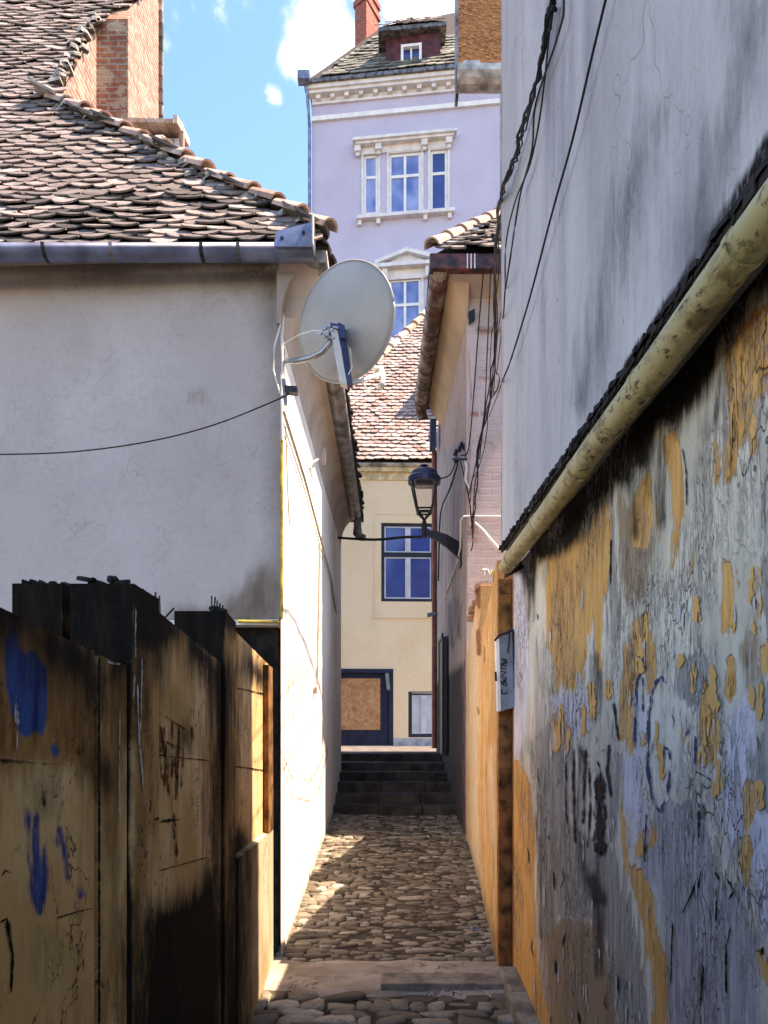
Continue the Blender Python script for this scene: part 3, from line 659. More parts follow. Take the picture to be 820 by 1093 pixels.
def fpanel(name, x, y0, y1, z0, zt0, zt1, th, nc, nrow=80, label=None, xin=None):
    mb=MB(); cols=linecols((x,y0),(x,y1),nc)
    gridwall(mb,cols[::-1],lambda i:(z0, zt1+(zt0-zt1)*i/nc+.006*mn.noise(Vector((i*.5,y0*3,0)))),nrow)
    xb=x-th
    # near end face, top
    b=len(mb.v)
    def face(p,nu,nv):
        b=len(mb.v); A,B,C,Dd=[Vector(q) for q in p]
        for i in range(nu+1):
            for j in range(nv+1):
                s,t=i/nu,j/nv; mb.v.append(tuple((A.lerp(B,s)).lerp(Dd.lerp(C,s),t)))
        for i in range(nu):
            for j in range(nv): a=b+i*(nv+1)+j; mb.f.append((a,a+nv+1,a+nv+2,a+1))
    face([(xb,y0,z0),(x,y0,z0),(x,y0,zt0),(xb,y0,zt0)],6,60)
    face([(x,y0,zt0),(x,y1,zt1),(xb,y1,zt1),(xb,y0,zt0)],10,3)
    face([(xb,y1,z0),(xb,y0,z0),(xb,y0,zt0),(xb,y1,zt1)],4,4)
    face([(x,y1,z0),(xb,y1,z0),(xb,y1,zt1),(x,y1,zt1)],4,20)
    V=[tuple(v) for v in mb.v]; mb.v=V
    at=fattrs(V)
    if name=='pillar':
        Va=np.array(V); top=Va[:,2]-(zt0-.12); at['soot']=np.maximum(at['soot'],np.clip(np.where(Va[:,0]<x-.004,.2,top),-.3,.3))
    return mb.build(name,M['fence'],FN,attrs=at,label=label)
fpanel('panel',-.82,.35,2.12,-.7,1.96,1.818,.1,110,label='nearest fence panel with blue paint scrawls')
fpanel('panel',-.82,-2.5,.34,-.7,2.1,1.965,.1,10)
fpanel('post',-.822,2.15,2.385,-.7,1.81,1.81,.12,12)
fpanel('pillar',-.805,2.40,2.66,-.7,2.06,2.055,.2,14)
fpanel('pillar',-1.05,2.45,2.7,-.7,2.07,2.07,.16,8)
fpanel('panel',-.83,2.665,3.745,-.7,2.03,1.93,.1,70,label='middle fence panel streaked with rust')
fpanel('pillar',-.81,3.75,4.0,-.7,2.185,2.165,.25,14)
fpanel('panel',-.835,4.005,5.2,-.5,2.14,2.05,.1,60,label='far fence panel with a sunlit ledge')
mb=MB(); gridwall(mb,linecols((-.80,4.01),(-.80,5.2),50)[::-1],lambda i:(-.3,.93+.012*mn.noise(Vector((i*.3,0,0)))),40)
b=len(mb.v); mb.add([(-.80,5.2,.93),(-.80,4.01,.93),(-.834,4.01,.94),(-.834,5.2,.94)],[(0,1,2,3)]); mb.add([(-.834,4.01,-.3),(-.80,4.01,-.3),(-.80,4.01,.93),(-.834,4.01,.94)],[(0,1,2,3)])
M['ledgec']=layered('yellow_stained_plinth',((.32,.25,.14),(.46,.4,.28),(3,3,1.5)),LY,streak=((12,12,1.5),(.22,.15,.07),.48,.7,.6),cracks=[((4,4,3),(.05,.035,.02),.002,.012,.6)])
mb.build('plinth',M['ledgec'],FN,attrs=fattrs(mb.v))
mb=MB(); mb.box(-.834,-.80,4.98,5.19,.94,2.03,.006); mb.build('strut',simple('rust_stained_concrete',(.2,.095,.03),.9,.5,8),FN)
mb=MB()
for (a,b,c,d,y) in ((166,650,166,632,3.1),(171,655,170,636,3.2),(174,656,186,649,3.2),(226,653,226,636,3.85),(228,653,230,637,3.85),(231,655,232,641,3.86),(234,656,235,644,3.86),(236,657,238,646,3.86)):
    mb=MB(); mb.tube([P(a,b+6,y),P(c,d,y)],.0045,5); mb.build('rebar',M['black'],FN)
mb=MB(); lumps(mb,[P(226,652,3.85),P(236,655,3.85)],5,.025,0); mb.build('moss_crust',M['black_soot'],FN); mb=MB(); lumps(mb,[P(84,622,2.5),P(140,624,2.5)],8,.02,0); lumps(mb,[P(24,624,2.6),P(74,626,2.6)],6,.02,0); lumps(mb,[(-.87,.8,1.92),(-.87,2.1,1.81)],16,.02,0)
mb.build('moss_crust',M['black_soot'],FN)

#================================================================== GREY BUILDING and peeling wall (right)
G=thing('building','tall lavender grey rendered building overhanging the peeling wall on the right','building',(2,2,0))
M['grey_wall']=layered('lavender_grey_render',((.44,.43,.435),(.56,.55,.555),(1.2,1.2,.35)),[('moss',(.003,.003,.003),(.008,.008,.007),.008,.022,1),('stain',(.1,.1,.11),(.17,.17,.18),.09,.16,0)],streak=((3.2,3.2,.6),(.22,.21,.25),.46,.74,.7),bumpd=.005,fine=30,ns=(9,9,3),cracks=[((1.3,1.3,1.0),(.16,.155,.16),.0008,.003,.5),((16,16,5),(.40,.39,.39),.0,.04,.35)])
def uwx(y): return .642+(.72-.642)*(4.5-y)/3.5
def pz(y): return 2.56+(2.61-2.56)*(4.5-y)/3.0
ysg=[4.5-.04*i for i in range(86)]+[.8,.3,-1,-3]
mb=MB(); gridwall(mb,[(uwx(y),y) for y in ysg],lambda i:(2.655,7.8),110)
tmp=np.array(mb.v); 
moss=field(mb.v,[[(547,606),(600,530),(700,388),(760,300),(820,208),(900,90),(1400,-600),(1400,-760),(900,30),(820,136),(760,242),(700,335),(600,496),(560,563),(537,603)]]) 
stain=field(mb.v,[[(800,15),(790,0),(815,0),(820,30),(806,60),(798,100),(790,110),(792,60)],[(735,265),(760,200),(775,120),(790,120),(770,220),(745,290)]],[([(620,430),(650,300),(700,120)],4)])
bld=mb.build('upper_wall',M['grey_wall'],G,attrs={'moss':moss,'stain':stain})
mb=MB(); 
def quadw(pts): mb.poly(pts)
xe=uwx(4.5)
mb.box(xe,6,4.46,4.5-.001,2.655,7.8); mb.box(1.0,6,-3,4.4,-.5,7.7)
mb.poly([(xe+.003,4.49,2.656),(6,4.49,2.656),(6,-3,2.656),(uwx(-3)+.003,-3,2.656)]); mb.poly([(xe,4.5,7.8),(6,4.5,7.8),(6,-3,7.8),(uwx(-3),-3,7.8)])
mb.build('end_wall',simple('plain_grey_render',(.33,.33,.34)),G)
# ragged mossy lip
mb=MB(); 
y=4.48
while y>.3:
    mb.lump((uwx(y)+.002,y,2.66),.012*R(.6,1.4),.03*R(.7,1.3),.02*R(.4,1.6),n=6,m=2,jit=.3,rot=R(-.3,.3)); mb.rbox((uwx(y)+R(-.002,.008),y,2.66),(.006,0,0),(0,.025,0),(0,0,R(.008,.022))); y-=.03
mb.build('moss_lip',M['black_soot'],G)
n=NT('cream_painted_pipe'); a=n.noise((10,7,10),6,.7); c=n.mix(n.rng(a,.48,.64),(.42,.37,.19),(.15,.115,.04)); b2=n.noise((30,16,30),4,.7); c=n.mix(n.rng(b2,.54,.64),c,(.03,.022,.01)); c=n.mix(n.rng(n.noise((2,2,2),3),.4,.7,0,.6),c,(.3,.26,.11))
M['cpipe']=n.fin(c,.5,a,.4,.005,spec=.45)
mb=MB(); pts=[(uwx(y)+.03,y,pz(y)+.01*mn.noise(Vector((y*1.3,0,0)))) for y in [4.5-.15*i for i in range(33)]]
mb.tube(pts,[.045+.0*i for i in range(33)],16); pipe=mb.build('pipe',M['cpipe'],G,smooth=True)
for y in (4.3,3.6,2.9,2.2,1.6,1.0):
    mb=MB(); mb.tube([(uwx(y)+.03,y+.012,pz(y)),(uwx(y)+.03,y-.012,pz(y))],.049,16); mb.build('collar',M['cpipe'],pipe)
mb=MB(); mb.hex([P(538,618,4.54),P(560,606,4.54),P(560,606,4.5),P(538,618,4.5),P(541,596,4.54),P(552,590,4.54),P(552,590,4.5),P(541,596,4.5)]); mb.build('end_flange',simple('dark_mossy_zinc',(.09,.09,.07),.6,.4,9,.3),G)
# peeling lower wall
W=thing('wall','old wall of peeling ochre, grey and lavender paint with graffiti under the pipe','wall',(.84,3,-.2))
def lwx(y): return .86+(.80-.86)*(y-1)/4.1
colsx=[]; px=547.0
y=5.08; ysl=[]
px=VX+lwx(5.08)*F/5.08
while px<1000:
    yy_=5.0
    for _ in range(12): yy_=lwx(yy_)*F/(px-VX)
    ysl.append(yy_); px+=3.0
ysl+=[.9,.4,-1,-3]
mb=MB(); gridwall(mb,[(lwx(y)+.012*mn.noise(Vector((y*1.7,4,0))),y) for y in ysl],lambda i:(-.8,2.655),130)
ochre=[[(583,575),(600,560),(640,505),(650,540),(652,590),(649,622),(643,640),(641,722),(637,705),(632,642),(625,708),(617,725),(611,740),(604,735),(600,722),(593,742),(590,700),(584,690)],
[(664,700),(667,682),(673,686),(680,662),(690,648),(698,690),(700,718),(694,740),(690,722),(682,720),(678,750),(677,800),(672,812),(668,790),(660,792),(661,740)],
[(774,385),(788,350),(803,330),(825,318),(825,400),(812,430),(808,480),(803,488),(797,472),(790,492),(788,510),(774,518),(772,500),(777,450)],
[(762,472),(768,464),(770,512),(763,520)],[(706,465),(720,455),(731,500),(734,540),(729,570),(722,610),(716,612),(716,560),(711,500)],[(672,540),(682,515),(695,500),(699,560),(690,585),(676,582)],
[(774,600),(780,604),(784,640),(778,682),(770,680),(768,650),(773,640)],[(776,700),(786,700),(787,738),(780,750),(772,745)],[(752,738),(757,728),(762,768),(774,772),(775,798),(757,812),(748,790)],[(718,760),(729,755),(732,790),(727,815),(720,790)],[(812,690),(826,682),(826,722),(814,718)],
[(738,582),(741,580),(741,612),(737,610)],
[(661,858),(668,880),(672,920),(685,932),(698,958),(700,990),(708,1010),(712,1060),(714,1140),(694,1140),(695,1040),(690,1000),(680,960),(672,940),(663,900)],
[(540,812),(553,812),(562,828),(568,850),(572,900),(571,960),(572,1010),(580,1060),(600,1140),(540,1140)],
[(790,842),(802,838),(803,868),(797,882)],[(784,908),(795,893),(806,900),(804,930),(801,962),(796,938),(785,922)],[(811,1015),(824,1030),(824,1060),(816,1050)],[(690,870),(694,868),(700,900),(694,905)]]
cement=[[(570,790),(600,755),(612,800),(612,880),(640,900),(662,922),(680,985),(690,1093),(695,1200),(668,1200),(648,1000),(640,985),(600,980),(580,1000),(576,985),(573,860)],
[(733,700),(748,695),(756,708),(750,745),(735,756),(712,742),(722,715)],[(808,610),(830,580),(830,690),(812,650)],[(812,735),(830,720),(830,860),(815,862),(808,810)],[(655,800),(664,806),(664,860),(655,900),(648,850)],
[(640,560),(660,545),(665,660),(655,700),(648,640)]]
bluegrey=[[(702,862),(742,848),(765,932),(790,940),(803,990),(809,1040),(816,1200),(718,1200),(712,1000),(702,955),(688,925),(696,880)]]
lav=[[(776,770),(790,745),(809,742),(807,830),(820,900),(825,1010),(803,968),(790,905),(775,935),(768,860)],[(682,730),(688,790),(690,850),(702,900),(700,940),(690,935),(680,900),(664,865),(666,810)],[(540,612),(561,612),(566,700),(560,792),(553,812),(540,800)],[(690,920),(705,870),(712,900),(704,1000),(700,960)],[(590,745),(606,742),(625,735),(628,775),(600,800)]]
beige=[[(577,985),(600,975),(640,985),(646,1030),(662,1050),(668,1200),(600,1200),(582,1060)],[(655,520),(700,560),(690,640),(666,640),(655,600)],[(792,690),(812,680),(812,735),(800,730)]]
soot=[[(535,610),(600,530),(700,392),(780,285),(820,215),(900,60),(1400,-600),(1400,-300),(900,220),(820,312),(806,320),(798,350),(788,352),(780,378),(772,366),(764,400),(752,430),(735,440),(722,466),(704,455),(696,500),(682,505),(676,545),(664,520),(640,550),(618,580),(600,592),(575,600),(569,655),(562,640),(556,614)]]  # black soot with the overhang's shade below the pipe painted in
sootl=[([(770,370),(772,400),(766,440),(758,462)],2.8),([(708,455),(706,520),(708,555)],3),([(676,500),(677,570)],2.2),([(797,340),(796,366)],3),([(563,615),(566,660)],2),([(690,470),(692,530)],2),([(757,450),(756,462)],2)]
burn=[([(620,800),(617,860),(620,915),(632,950)],3.5),([(638,915),(640,990),(640,1040)],3.2),([(632,940),(640,960)],9),([(634,700),(637,770)],2.2),([(640,720),(640,760)],1.8),([(575,850),(576,1000)],1.3)]
gb=[([(613,800),(612,830),(614,900)],1.2),([(625,800),(624,840),(622,880)],1.2),([(640,830),(641,912)],5),([(650,795),(648,820),(652,850)],1.2),([(642,802),(646,800)],1.2),([(655,750),(660,790)],.9)]
gl=[([(680,700),(686,703),(689,716)],1.3),([(684,718),(680,726),(678,760),(677,800)],1.1),([(693,750),(700,728),(706,722),(711,730)],1.4),([(686,722),(686,760)],.8),([(697,745),(692,760),(691,820),(698,860),(705,866),(712,850),(716,815),(714,800),(709,798),(706,812)],1.4),([(738,757),(740,770),(732,785)],1.1),([(742,785),(742,810),(736,840),(732,842)],1.2)]
crk=[([(652,575),(651,625)],.7),([(782,440),(782,480)],.5),([(728,478),(732,500),(733,540)],.6),([(763,930),(768,940)],1.2),([(776,938),(783,950)],1.1),([(784,950),(778,960)],1),([(743,940),(738,955),(728,975)],1),([(748,930),(745,950)],.9),([(765,960),(764,985)],.9),([(780,990),(775,1010),(775,1060)],1),([(751,1030),(748,1070)],1.2),([(746,865),(746,895)],1),([(718,985),(716,1050)],.7),([(603,997),(600,1010)],1.2),([(593,1025),(594,1040)],1.6),([(617,1080),(619,1093)],2),([(815,1010),(812,1020)],1.5),([(690,868),(688,920)],.8),([(591,930),(592,950)],.9),([(660,1040),(660,1060)],.8)]
V=mb.v
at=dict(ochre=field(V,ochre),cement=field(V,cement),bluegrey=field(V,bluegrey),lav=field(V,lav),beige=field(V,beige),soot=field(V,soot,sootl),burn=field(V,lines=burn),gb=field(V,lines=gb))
M['peel']=layered('peeling_paint_wall',((.54,.50,.40),(.76,.705,.59),(2.4,2.4,1.1)),[
 ('lav',(.58,.565,.61),(.72,.70,.76),.008,.09,.4),('beige',(.3,.21,.13),(.38,.28,.19),.02,.12,.2),('cement',(.24,.225,.195),(.44,.42,.38),.006,.09,-.8),('bluegrey',(.28,.265,.265),(.52,.495,.505),.006,.09,-.6),
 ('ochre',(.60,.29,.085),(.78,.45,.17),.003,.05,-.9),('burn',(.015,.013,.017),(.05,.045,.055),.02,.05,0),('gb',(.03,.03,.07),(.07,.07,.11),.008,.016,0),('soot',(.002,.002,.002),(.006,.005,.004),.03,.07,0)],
 streak=((7,7,1.2),(.2,.18,.16),.5,.7,.55),cracks=[((26,26,5),(.10,.095,.085),.004,.03,.55),((9,9,2.0),(.06,.055,.05),.003,.014,.6),((3.5,3.5,1.6),(.05,.045,.04),.002,.008,.8),((14,14,5),(.5,.5,.52),.0,.03,.5)],bumpd=.012,fine=45,bstr=.75,ns=(10,10,2.6))
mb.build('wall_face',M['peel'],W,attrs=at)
mb=MB(); mb.hex([(lwx(5.08),5.08,-.4),(.98,5.08,-.4),(.98,5.075,-.4),(lwx(5.08),5.07,-.4),(lwx(5.08),5.08,2.65),(.98,5.08,2.65),(.98,5.075,2.65),(lwx(5.08),5.07,2.65)]); mb.box(.90,.98,-3,5.07,-.8,2.64); mb.build('wall_end',M['brick_rust'],W)

def ribbon(mb, pts, w, proj, jit=.5):
    q=[]
    for a,b in zip(pts[:-1],pts[1:]):
        n_=max(1,int(math.hypot(b[0]-a[0],b[1]-a[1])/3.5))
        q+=[(a[0]+(b[0]-a[0])*k/n_,a[1]+(b[1]-a[1])*k/n_) for k in range(n_)]
    q.append(pts[-1]); q=[(x+R(-.4,.4)*jit,y) for x,y in q]; b0=len(mb.v)
    for i,(x,y) in enumerate(q):
        a=q[max(i-1,0)]; c=q[min(i+1,len(q)-1)]; dx,dy=c[0]-a[0],c[1]-a[1]; l=math.hypot(dx,dy) or 1
        e=w*(R(.55,1.35) if 0<i<len(q)-1 else .25)
        nx_,ny_=-dy/l*e,dx/l*e
        mb.v.append(tuple(proj(x+nx_,y+ny_))); mb.v.append(tuple(proj(x-nx_,y-ny_)))
    mb.f+=[(b0+2*i,b0+2*i+1,b0+2*i+3,b0+2*i+2) for i in range(len(q)-1)]
def paint(name,c,lo=.42,hi=.5,sc=(30,30,12)):
    n=NT(name); a=n.noise(sc,5,.7); n.fin(c,.8,spec=.1); n.l(n.rng(a,lo,hi),n.b.inputs['Alpha']); return n.m
M['gr_blue']=paint('dry_blue_graffiti',(.02,.045,.13)); M['gr_black']=paint('dry_black_graffiti',(.012,.012,.02)); M['crackm']=paint('crack_black',(.004,.004,.004),.3,.4)
M['gr_rust']=paint('rust_drip',(.09,.03,.008)); M['gr_white']=paint('white_drip',(.45,.46,.48)); M['gr_green']=paint('faint_green_graffiti',(.3,.5,.42),.45,.6); M['gr_pink']=paint('faint_brown_graffiti',(.42,.3,.28),.45,.6)
def pproj(x,y):
    Y=4.0
    for _ in range(14): Y=(lwx(Y)+.012*mn.noise(Vector((Y*1.7,4,0)))-.004)*F/(x-VX)
    return Vector(((x-VX)*Y/F,Y,EYE+(VY-y)*Y/F))
def fproj(x,y): return PX(x,y,(-.817 if x<107 else -.819 if x<137.5 else -.801 if x<165 else -.826 if x<228 else -.806 if x<250 else -.831))
def wproj(x,y): return PX(x,y,-.757)
def strokes(name,lst,mat,parent,proj,k=1):
    mb=MB()
    for pts,w in lst: ribbon(mb,pts,w*k,proj)
    return mb.build(name,M[mat],parent)
strokes('graffiti',gl,'gr_blue',W,pproj,1.15)
strokes('graffiti',gb+[([(604,812),(604,868),(608,890)],.8),([(633,900),(642,850),(641,820),(637,812)],1),([(628,805),(630,860),(627,905)],1)],'gr_black',W,pproj,1.15)
rc=[]
for _ in range(35):
    x=R(560,820); y=R(640,1093); l=R(4,22)
    rc.append(([(x,y),(x+R(-2,2),y+l*.5),(x+R(-3,3),y+l)],R(.25,.55)))
strokes('cracks',crk+rc,'crackm',W,pproj)
rf=[]
for _ in range(170):
    x=R(562,820); y=R(620,1093); l=R(5,26); rf.append(([(x,y),(x+R(-1,1),y+l)],R(.4,1.3)))
M['flake']=paint('pale_paint_flakes',(.55,.55,.58),.48,.52,(40,40,14)); strokes('paint_flakes',rf,'flake',W,pproj)
M['flake2']=paint('ochre_paint_remnants',(.70,.38,.13),.46,.49,(24,24,9)); strokes('paint_remnants',[([(x,y),(x+R(-1.5,1.5),y+R(4,14)),(x+R(-2,2),y+R(16,45))],R(1.5,5)) for x,y in [(R(735,815),R(600,860)) for _ in range(20)]+[(R(660,740),R(560,900)) for _ in range(6)]+[(R(580,650),R(680,780)) for _ in range(8)]],'flake2',W,pproj)
strokes('rust_drips',[([(168,768),(174,832)],1.3),([(176,775),(181,850)],1.1),([(184,770),(190,838)],1.3),([(192,775),(188,858)],1.1),([(198,782),(194,840)],1),([(172,790),(196,800)],.9),([(186,868),(189,915)],1.6),([(205,775),(206,790)],1.5),([(170,760),(200,780)],.8),([(178,800),(176,840)],1),([(186,790),(184,830)],1.3),([(172,775),(178,820)],1.2)],'gr_rust',FN,fproj)
strokes('paint_drips',[([(145,650),(145,700),(143,745)],.8),([(147,730),(149,790),(155,858)],1),([(152,700),(150,790)],.6),([(112,705),(120,708),(129,709)],1.3),([(128,760),(127,900)],.5),([(15,740),(19,775)],2),([(19,780),(18,800)],1)],'gr_white',FN,fproj)
strokes('cracks',[([(60,980),(80,974),(100,969)],.6),([(10,1000),(14,1020),(12,1060)],1.3),([(0,985),(8,980),(10,1000)],1.2),([(2,935),(6,929),(12,932)],1),([(252,734),(288,742)],.5),([(252,818),(288,823)],.5),([(168,806),(224,812)],.5),([(168,930),(222,915)],.5),([(106,700),(106,1093)],1.3)],'crackm',FN,fproj)
strokes('graffiti',g1,'gr_green',H,wproj,1.3); strokes('graffiti',g2,'gr_pink',H,wproj,1.2)

#================================================================== OCHRE GARDEN WALL
Yw=thing('garden_wall','narrow ochre plastered wall with a broken sloping top between the grey building and pink house','wall',(.78,7,.2))
M['orange']=layered('ochre_wall_plaster',((.50,.27,.095),(.62,.40,.19),(2.0,2.0,1.4)),[('pale',(.55,.42,.28),(.66,.54,.4),.05,.1,.2),('brk',(.14,.06,.03),(.25,.11,.06),.01,.03,-1),('foot',(.07,.055,.04),(.14,.11,.07),.05,.1,0)],streak=((5,5,3),(.36,.17,.07),.48,.7,.75),cracks=[((5,5,2.6),(.16,.09,.04),.002,.012,.7),((12,12,6),(.66,.5,.33),.0,.03,.6)],bumpd=.02,ns=(6,6,4))
def seg(name,a,b,ztf,th,n,parent):
    mb=MB(); cols=[(x+.012*mn.noise(Vector((y*2.1,9,0)))+.004*mn.noise(Vector((y*9,3,0))),y) for x,y in linecols(a,b,n)]
    gridwall(mb,cols,lambda i:(-.3,ztf(cols[i][1])),70)
    m=len(mb.v)
    for (x,y) in cols:
        z=ztf(y); mb.v+= [(x+th,y,z+R(-.02,.02)),(x+th,y,-.3)]
    for i in range(n):
        t0=i*71+70; t1=(i+1)*71+70; p=m+2*i
        mb.f+=[(t0,t1,p+2,p),(p,p+2,p+3,p+1)]
    mb.f.append((70,m,m+1,0)); mb.f.append((m-1,m+2*n,m+2*n+1,m-71))
    mb.f=[f[::-1] for f in mb.f] if False else mb.f
    at=dict(pale=field(mb.v,[[(497,640),(506,632),(512,700),(510,860),(520,1040),(500,930)]],[([(524,800),(526,900)],1.5)]),brk=field(mb.v,[[(499,640),(503,622),(524,630),(520,640),(512,650),(504,640)],[(508,672),(514,672),(514,700),(509,700)]],[([(531,600),(513,662),(510,700)],.7),([(517,690),(517,706)],.8),([(510,755),(511,762)],.8)]),foot=field(mb.v,lines=[([(531,1032),(512,955),(497,905)],3.5)]))
    mb.v=[tuple(v) for v in mb.v]
    return mb.build(name,M['orange'],parent,attrs=at)
def rag(a,b,ya,yb,am=.03): return lambda y: a+(b-a)*(y-ya)/(yb-ya)+am*mn.noise(Vector((y*7,ya,0)))+am*.6*mn.noise(Vector((y*23,ya,4)))
seg('wall_segment',(.712,5.2),(.80,7.02),rag(2.73,2.36,5.2,7.02),.13,70,Yw)
seg('wall_segment',(.802,6.98),(.855,8.79),rag(2.92,2.42,7.03,8.79),.14,60,Yw)
mb=MB(); zt=2.70
for i in range(30):
    z=-.2+i*.097
    if z<zt-.1: mb.box(.713+R(0,.003),.80,5.12+R(-.004,.004),5.196,z,z+.0972,.002)
M['stained']=simple('stained_orange_brown_plaster',(.30,.125,.04),.9,.5,9,bump=.9); mb.build('rough_edge',M['stained'],Yw)
mb=MB(); mb.box(.803,.93,5.05,5.26,-.3,2.66,.0); mb.build('wall_core',M['brick_rust'],Yw)
mb=MB()
for i in range(7): mb.rbox((.84+R(-.02,.03),7.1+i*.12,2.93-i*.035+R(0,.03)),(.06,R(-.02,.02),R(-.01,.01)),(0,.05,R(-.01,.01)),(0,0,.03))
mb.build('loose_bricks',brick('broken_brick',(.3,.13,.08),(.35,.2,.14),(.3,.25,.2),'yz'),Yw)
# metal box with lettering
B=thing('meter_box','grey sheet metal box with black hand lettering hung on the brick wall end','metal box',tuple(P(540,758,5.0)))
Yb=5.03
c=[P(534,672,Yb),P(548.5,677,Yb),P(549.5,755,Yb),P(535,759,Yb)]; c[0]=P(533,681,Yb); c[1]=P(547,672,Yb)
mb=MB(); th=Vector((0,.075,0)); mb.hex([c[3],c[2],c[2]+th,c[3]+th,c[0],c[1],c[1]+th,c[0]+th]); mb.build('box_body',simple('grey_box_paint',(.27,.28,.32),.5,.2,12),B,bevel=.003)
mb=MB(); l=Vector((-.018,.02,0)); mb.hex([c[3]+l,c[3]+Vector((-.001,0,0)),c[3]+th,c[3]+th+l,c[0]+l+Vector((0,0,-.02)),c[0]+Vector((-.001,0,0)),c[0]+th,c[0]+th+l]); mb.build('side_flange',M['cream_trim'],B)
mb=MB(); mb.tube([P(528,684,Yb-.01),P(533,678,Yb-.012),P(542,675,Yb-.012),P(548,672,Yb-.012)],.008,6); mb.tube([P(549,674,Yb-.005),P(550.2,690,Yb),P(549.5,735,Yb)],.009,6); mb.tube([P(544,675,Yb-.01),P(543.5,686,Yb-.008),P(542,697,Yb-.006)],.005,6); mb.tube([P(529,717,Yb),P(529.5,727,Yb)],.008,6); mb.build('strap',M['black'],B)
def zz(pts): return [P(520+x/9.93,660+y/9.93,Yb-.0035) for x,y in pts]
mb=MB()
for s in ([(150,430),(205,440)],[(205,440),(205,480)],[(150,478),(208,470)],[(178,432),(178,480)],
          [(150,492),(200,500),(200,535),(150,530),(150,492)],[(148,562),(205,565),(150,620),(208,632)],
          [(150,690),(205,650)],[(205,650),(170,648),(172,700)],[(150,662),(150,695)],[(185,665),(210,700)],[(208,715),(160,702)],[(152,752),(155,800),(210,795),(205,775)]):
    mb.tube(zz(s),.0045,5)
mb.build('lettering',M['black'],B)

#================================================================== PINK HOUSE
K=thing('house','pale pink plastered house with exposed brick patch and red brown box gutter','house',(2,10,.4))
M['pinkw']=layered('pink_plaster_facade',((.50,.40,.37),(.60,.50,.47),(1.5,1.5,.8)),[('brick',(.36,.2,.16),(.52,.42,.39),.015,.05,-1),('edge',(.1,.08,.07),(.2,.16,.14),.003,.008,0),('red',(.33,.11,.08),(.42,.17,.13),.02,.04,0)],streak=((6,6,1.0),(.36,.28,.24),.52,.75,.5),bumpd=.008)
mb=MB(); gridwall(mb,linecols((.86,8.8),(2.2,8.8),50),lambda i:(.2,6.75),80)
bp=[[(502,372),(560,372),(560,650),(500,650),(499,560),(503,440)]]
reds=[([(503+R(0,28),y),(506+R(0,24),y+1)],1.6) for y in range(385,610,11) for _ in range(2)]
K1=mb.build('wall',M['pinkw'],K,attrs=dict(brick=field(mb.v,bp),edge=field(mb.v,lines=[([(499,560),(503,470),(502,400),(501,372),(512,371),(533,373)],.7)]),red=field(mb.v,lines=reds)))
M['brick_pink']=brick('washed_pink_brick',(.44,.22,.19),(.56,.43,.39),(.58,.5,.47),'xz',cover=(.58,.46,.42),cov_lo=.34,cov_hi=.52,bw=.26,bh=.08)
pts=[(501,373),(510,371),(520,373),(560,372),(560,650),(500,650),(499,600),(501,560),(500,520),(503,480),(501,450),(504,420),(502,395)]
mb=MB(); fr=[P(x,y,8.785) for x,y in pts]; mb.poly(fr); m=len(fr); mb.v+=[tuple(p+Vector((0,.01,0))) for p in fr]; mb.f+=[(i,(i+1)%m,m+(i+1)%m,m+i) for i in range(m)]
mb.build('exposed_brick',M['brick_pink'],K)
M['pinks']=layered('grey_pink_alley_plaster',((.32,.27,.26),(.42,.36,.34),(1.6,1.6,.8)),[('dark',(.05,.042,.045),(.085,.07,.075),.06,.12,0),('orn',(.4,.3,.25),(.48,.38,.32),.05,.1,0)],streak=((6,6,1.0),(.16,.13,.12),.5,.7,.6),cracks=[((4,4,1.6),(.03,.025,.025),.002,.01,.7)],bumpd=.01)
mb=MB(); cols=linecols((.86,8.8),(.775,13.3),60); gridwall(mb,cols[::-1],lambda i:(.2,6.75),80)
at=dict(dark=field(mb.v,[[(460,735),(497,705),(500,960),(460,900)]],[([(480,645),(483,690)],1),([(488,640),(490,680)],1)],-.5,.5),orn=field(mb.v,[[(470,300),(505,250),(500,400),(498,470),(474,480)]]))  # colour darkens towards the foot of the alley wall
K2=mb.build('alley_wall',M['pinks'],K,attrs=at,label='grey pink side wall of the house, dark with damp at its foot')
mb=MB(); mb.box(.9,2.2,8.85,13.25,.2,6.7); mb.box(.775,.9,13.25,13.3,.2,6.7); mb.build('inner_wall',M['cove'],K)
M['soffit']=simple('tan_soffit_plaster',(.52,.38,.25),.9,.12,1.5,bump=.3)
mb=MB(); 
mb.hex([(.858,8.78,6.33),(.87,8.78,6.33),(.80,12,6.33),(.795,12,6.33),(.58,8.5,6.78),(.87,8.5,6.79),(.80,12,6.79),(.50,12,6.78)]); mb.build('soffit',M['soffit'],K)
mb=MB(); mb.hex([(.66,8.5,6.66),(2.2,8.5,6.66),(2.2,8.8,6.55),(.86,8.8,6.55),(.66,8.48,6.78),(2.2,8.48,6.78),(2.2,8.8,6.78),(.86,8.8,6.78)]); mb.build('soffit',M['cove'],K)
mb=MB(); mb.box(.415,2.2,8.36,8.47,6.63,6.80,.003); gg=mb.build('gutter',M['redgut'],K,bevel=.01)
mb=MB(); 
for x in (.82,.86,.9): mb=MB(); mb.box(x,x+.012,8.354,8.359,6.63,6.79); mb.build('paint_scratch',M['cream_trim'],gg)
mb=MB(); pts=[(.535-.03*i/10-.05*i/10,8.42+3.5*i/10,6.70-.004*i) for i in range(11)]
mb.tube(pts,.105,14); gu=mb.build('gutter',M['peelgut'],K,smooth=True,label='peeling brown round gutter along the alley eave')
for t_ in (.1,.24,.38,.52,.66,.8,.95):
    y=8.42+3.5*t_; x=.535-.08*t_; mb=MB(); mb.tube([(x,y-.012,6.70-.04*t_),(x,y+.012,6.70-.04*t_)],.112,14); mb.build('bracket',M['black' if t_>.6 else 'redgut'],gu)
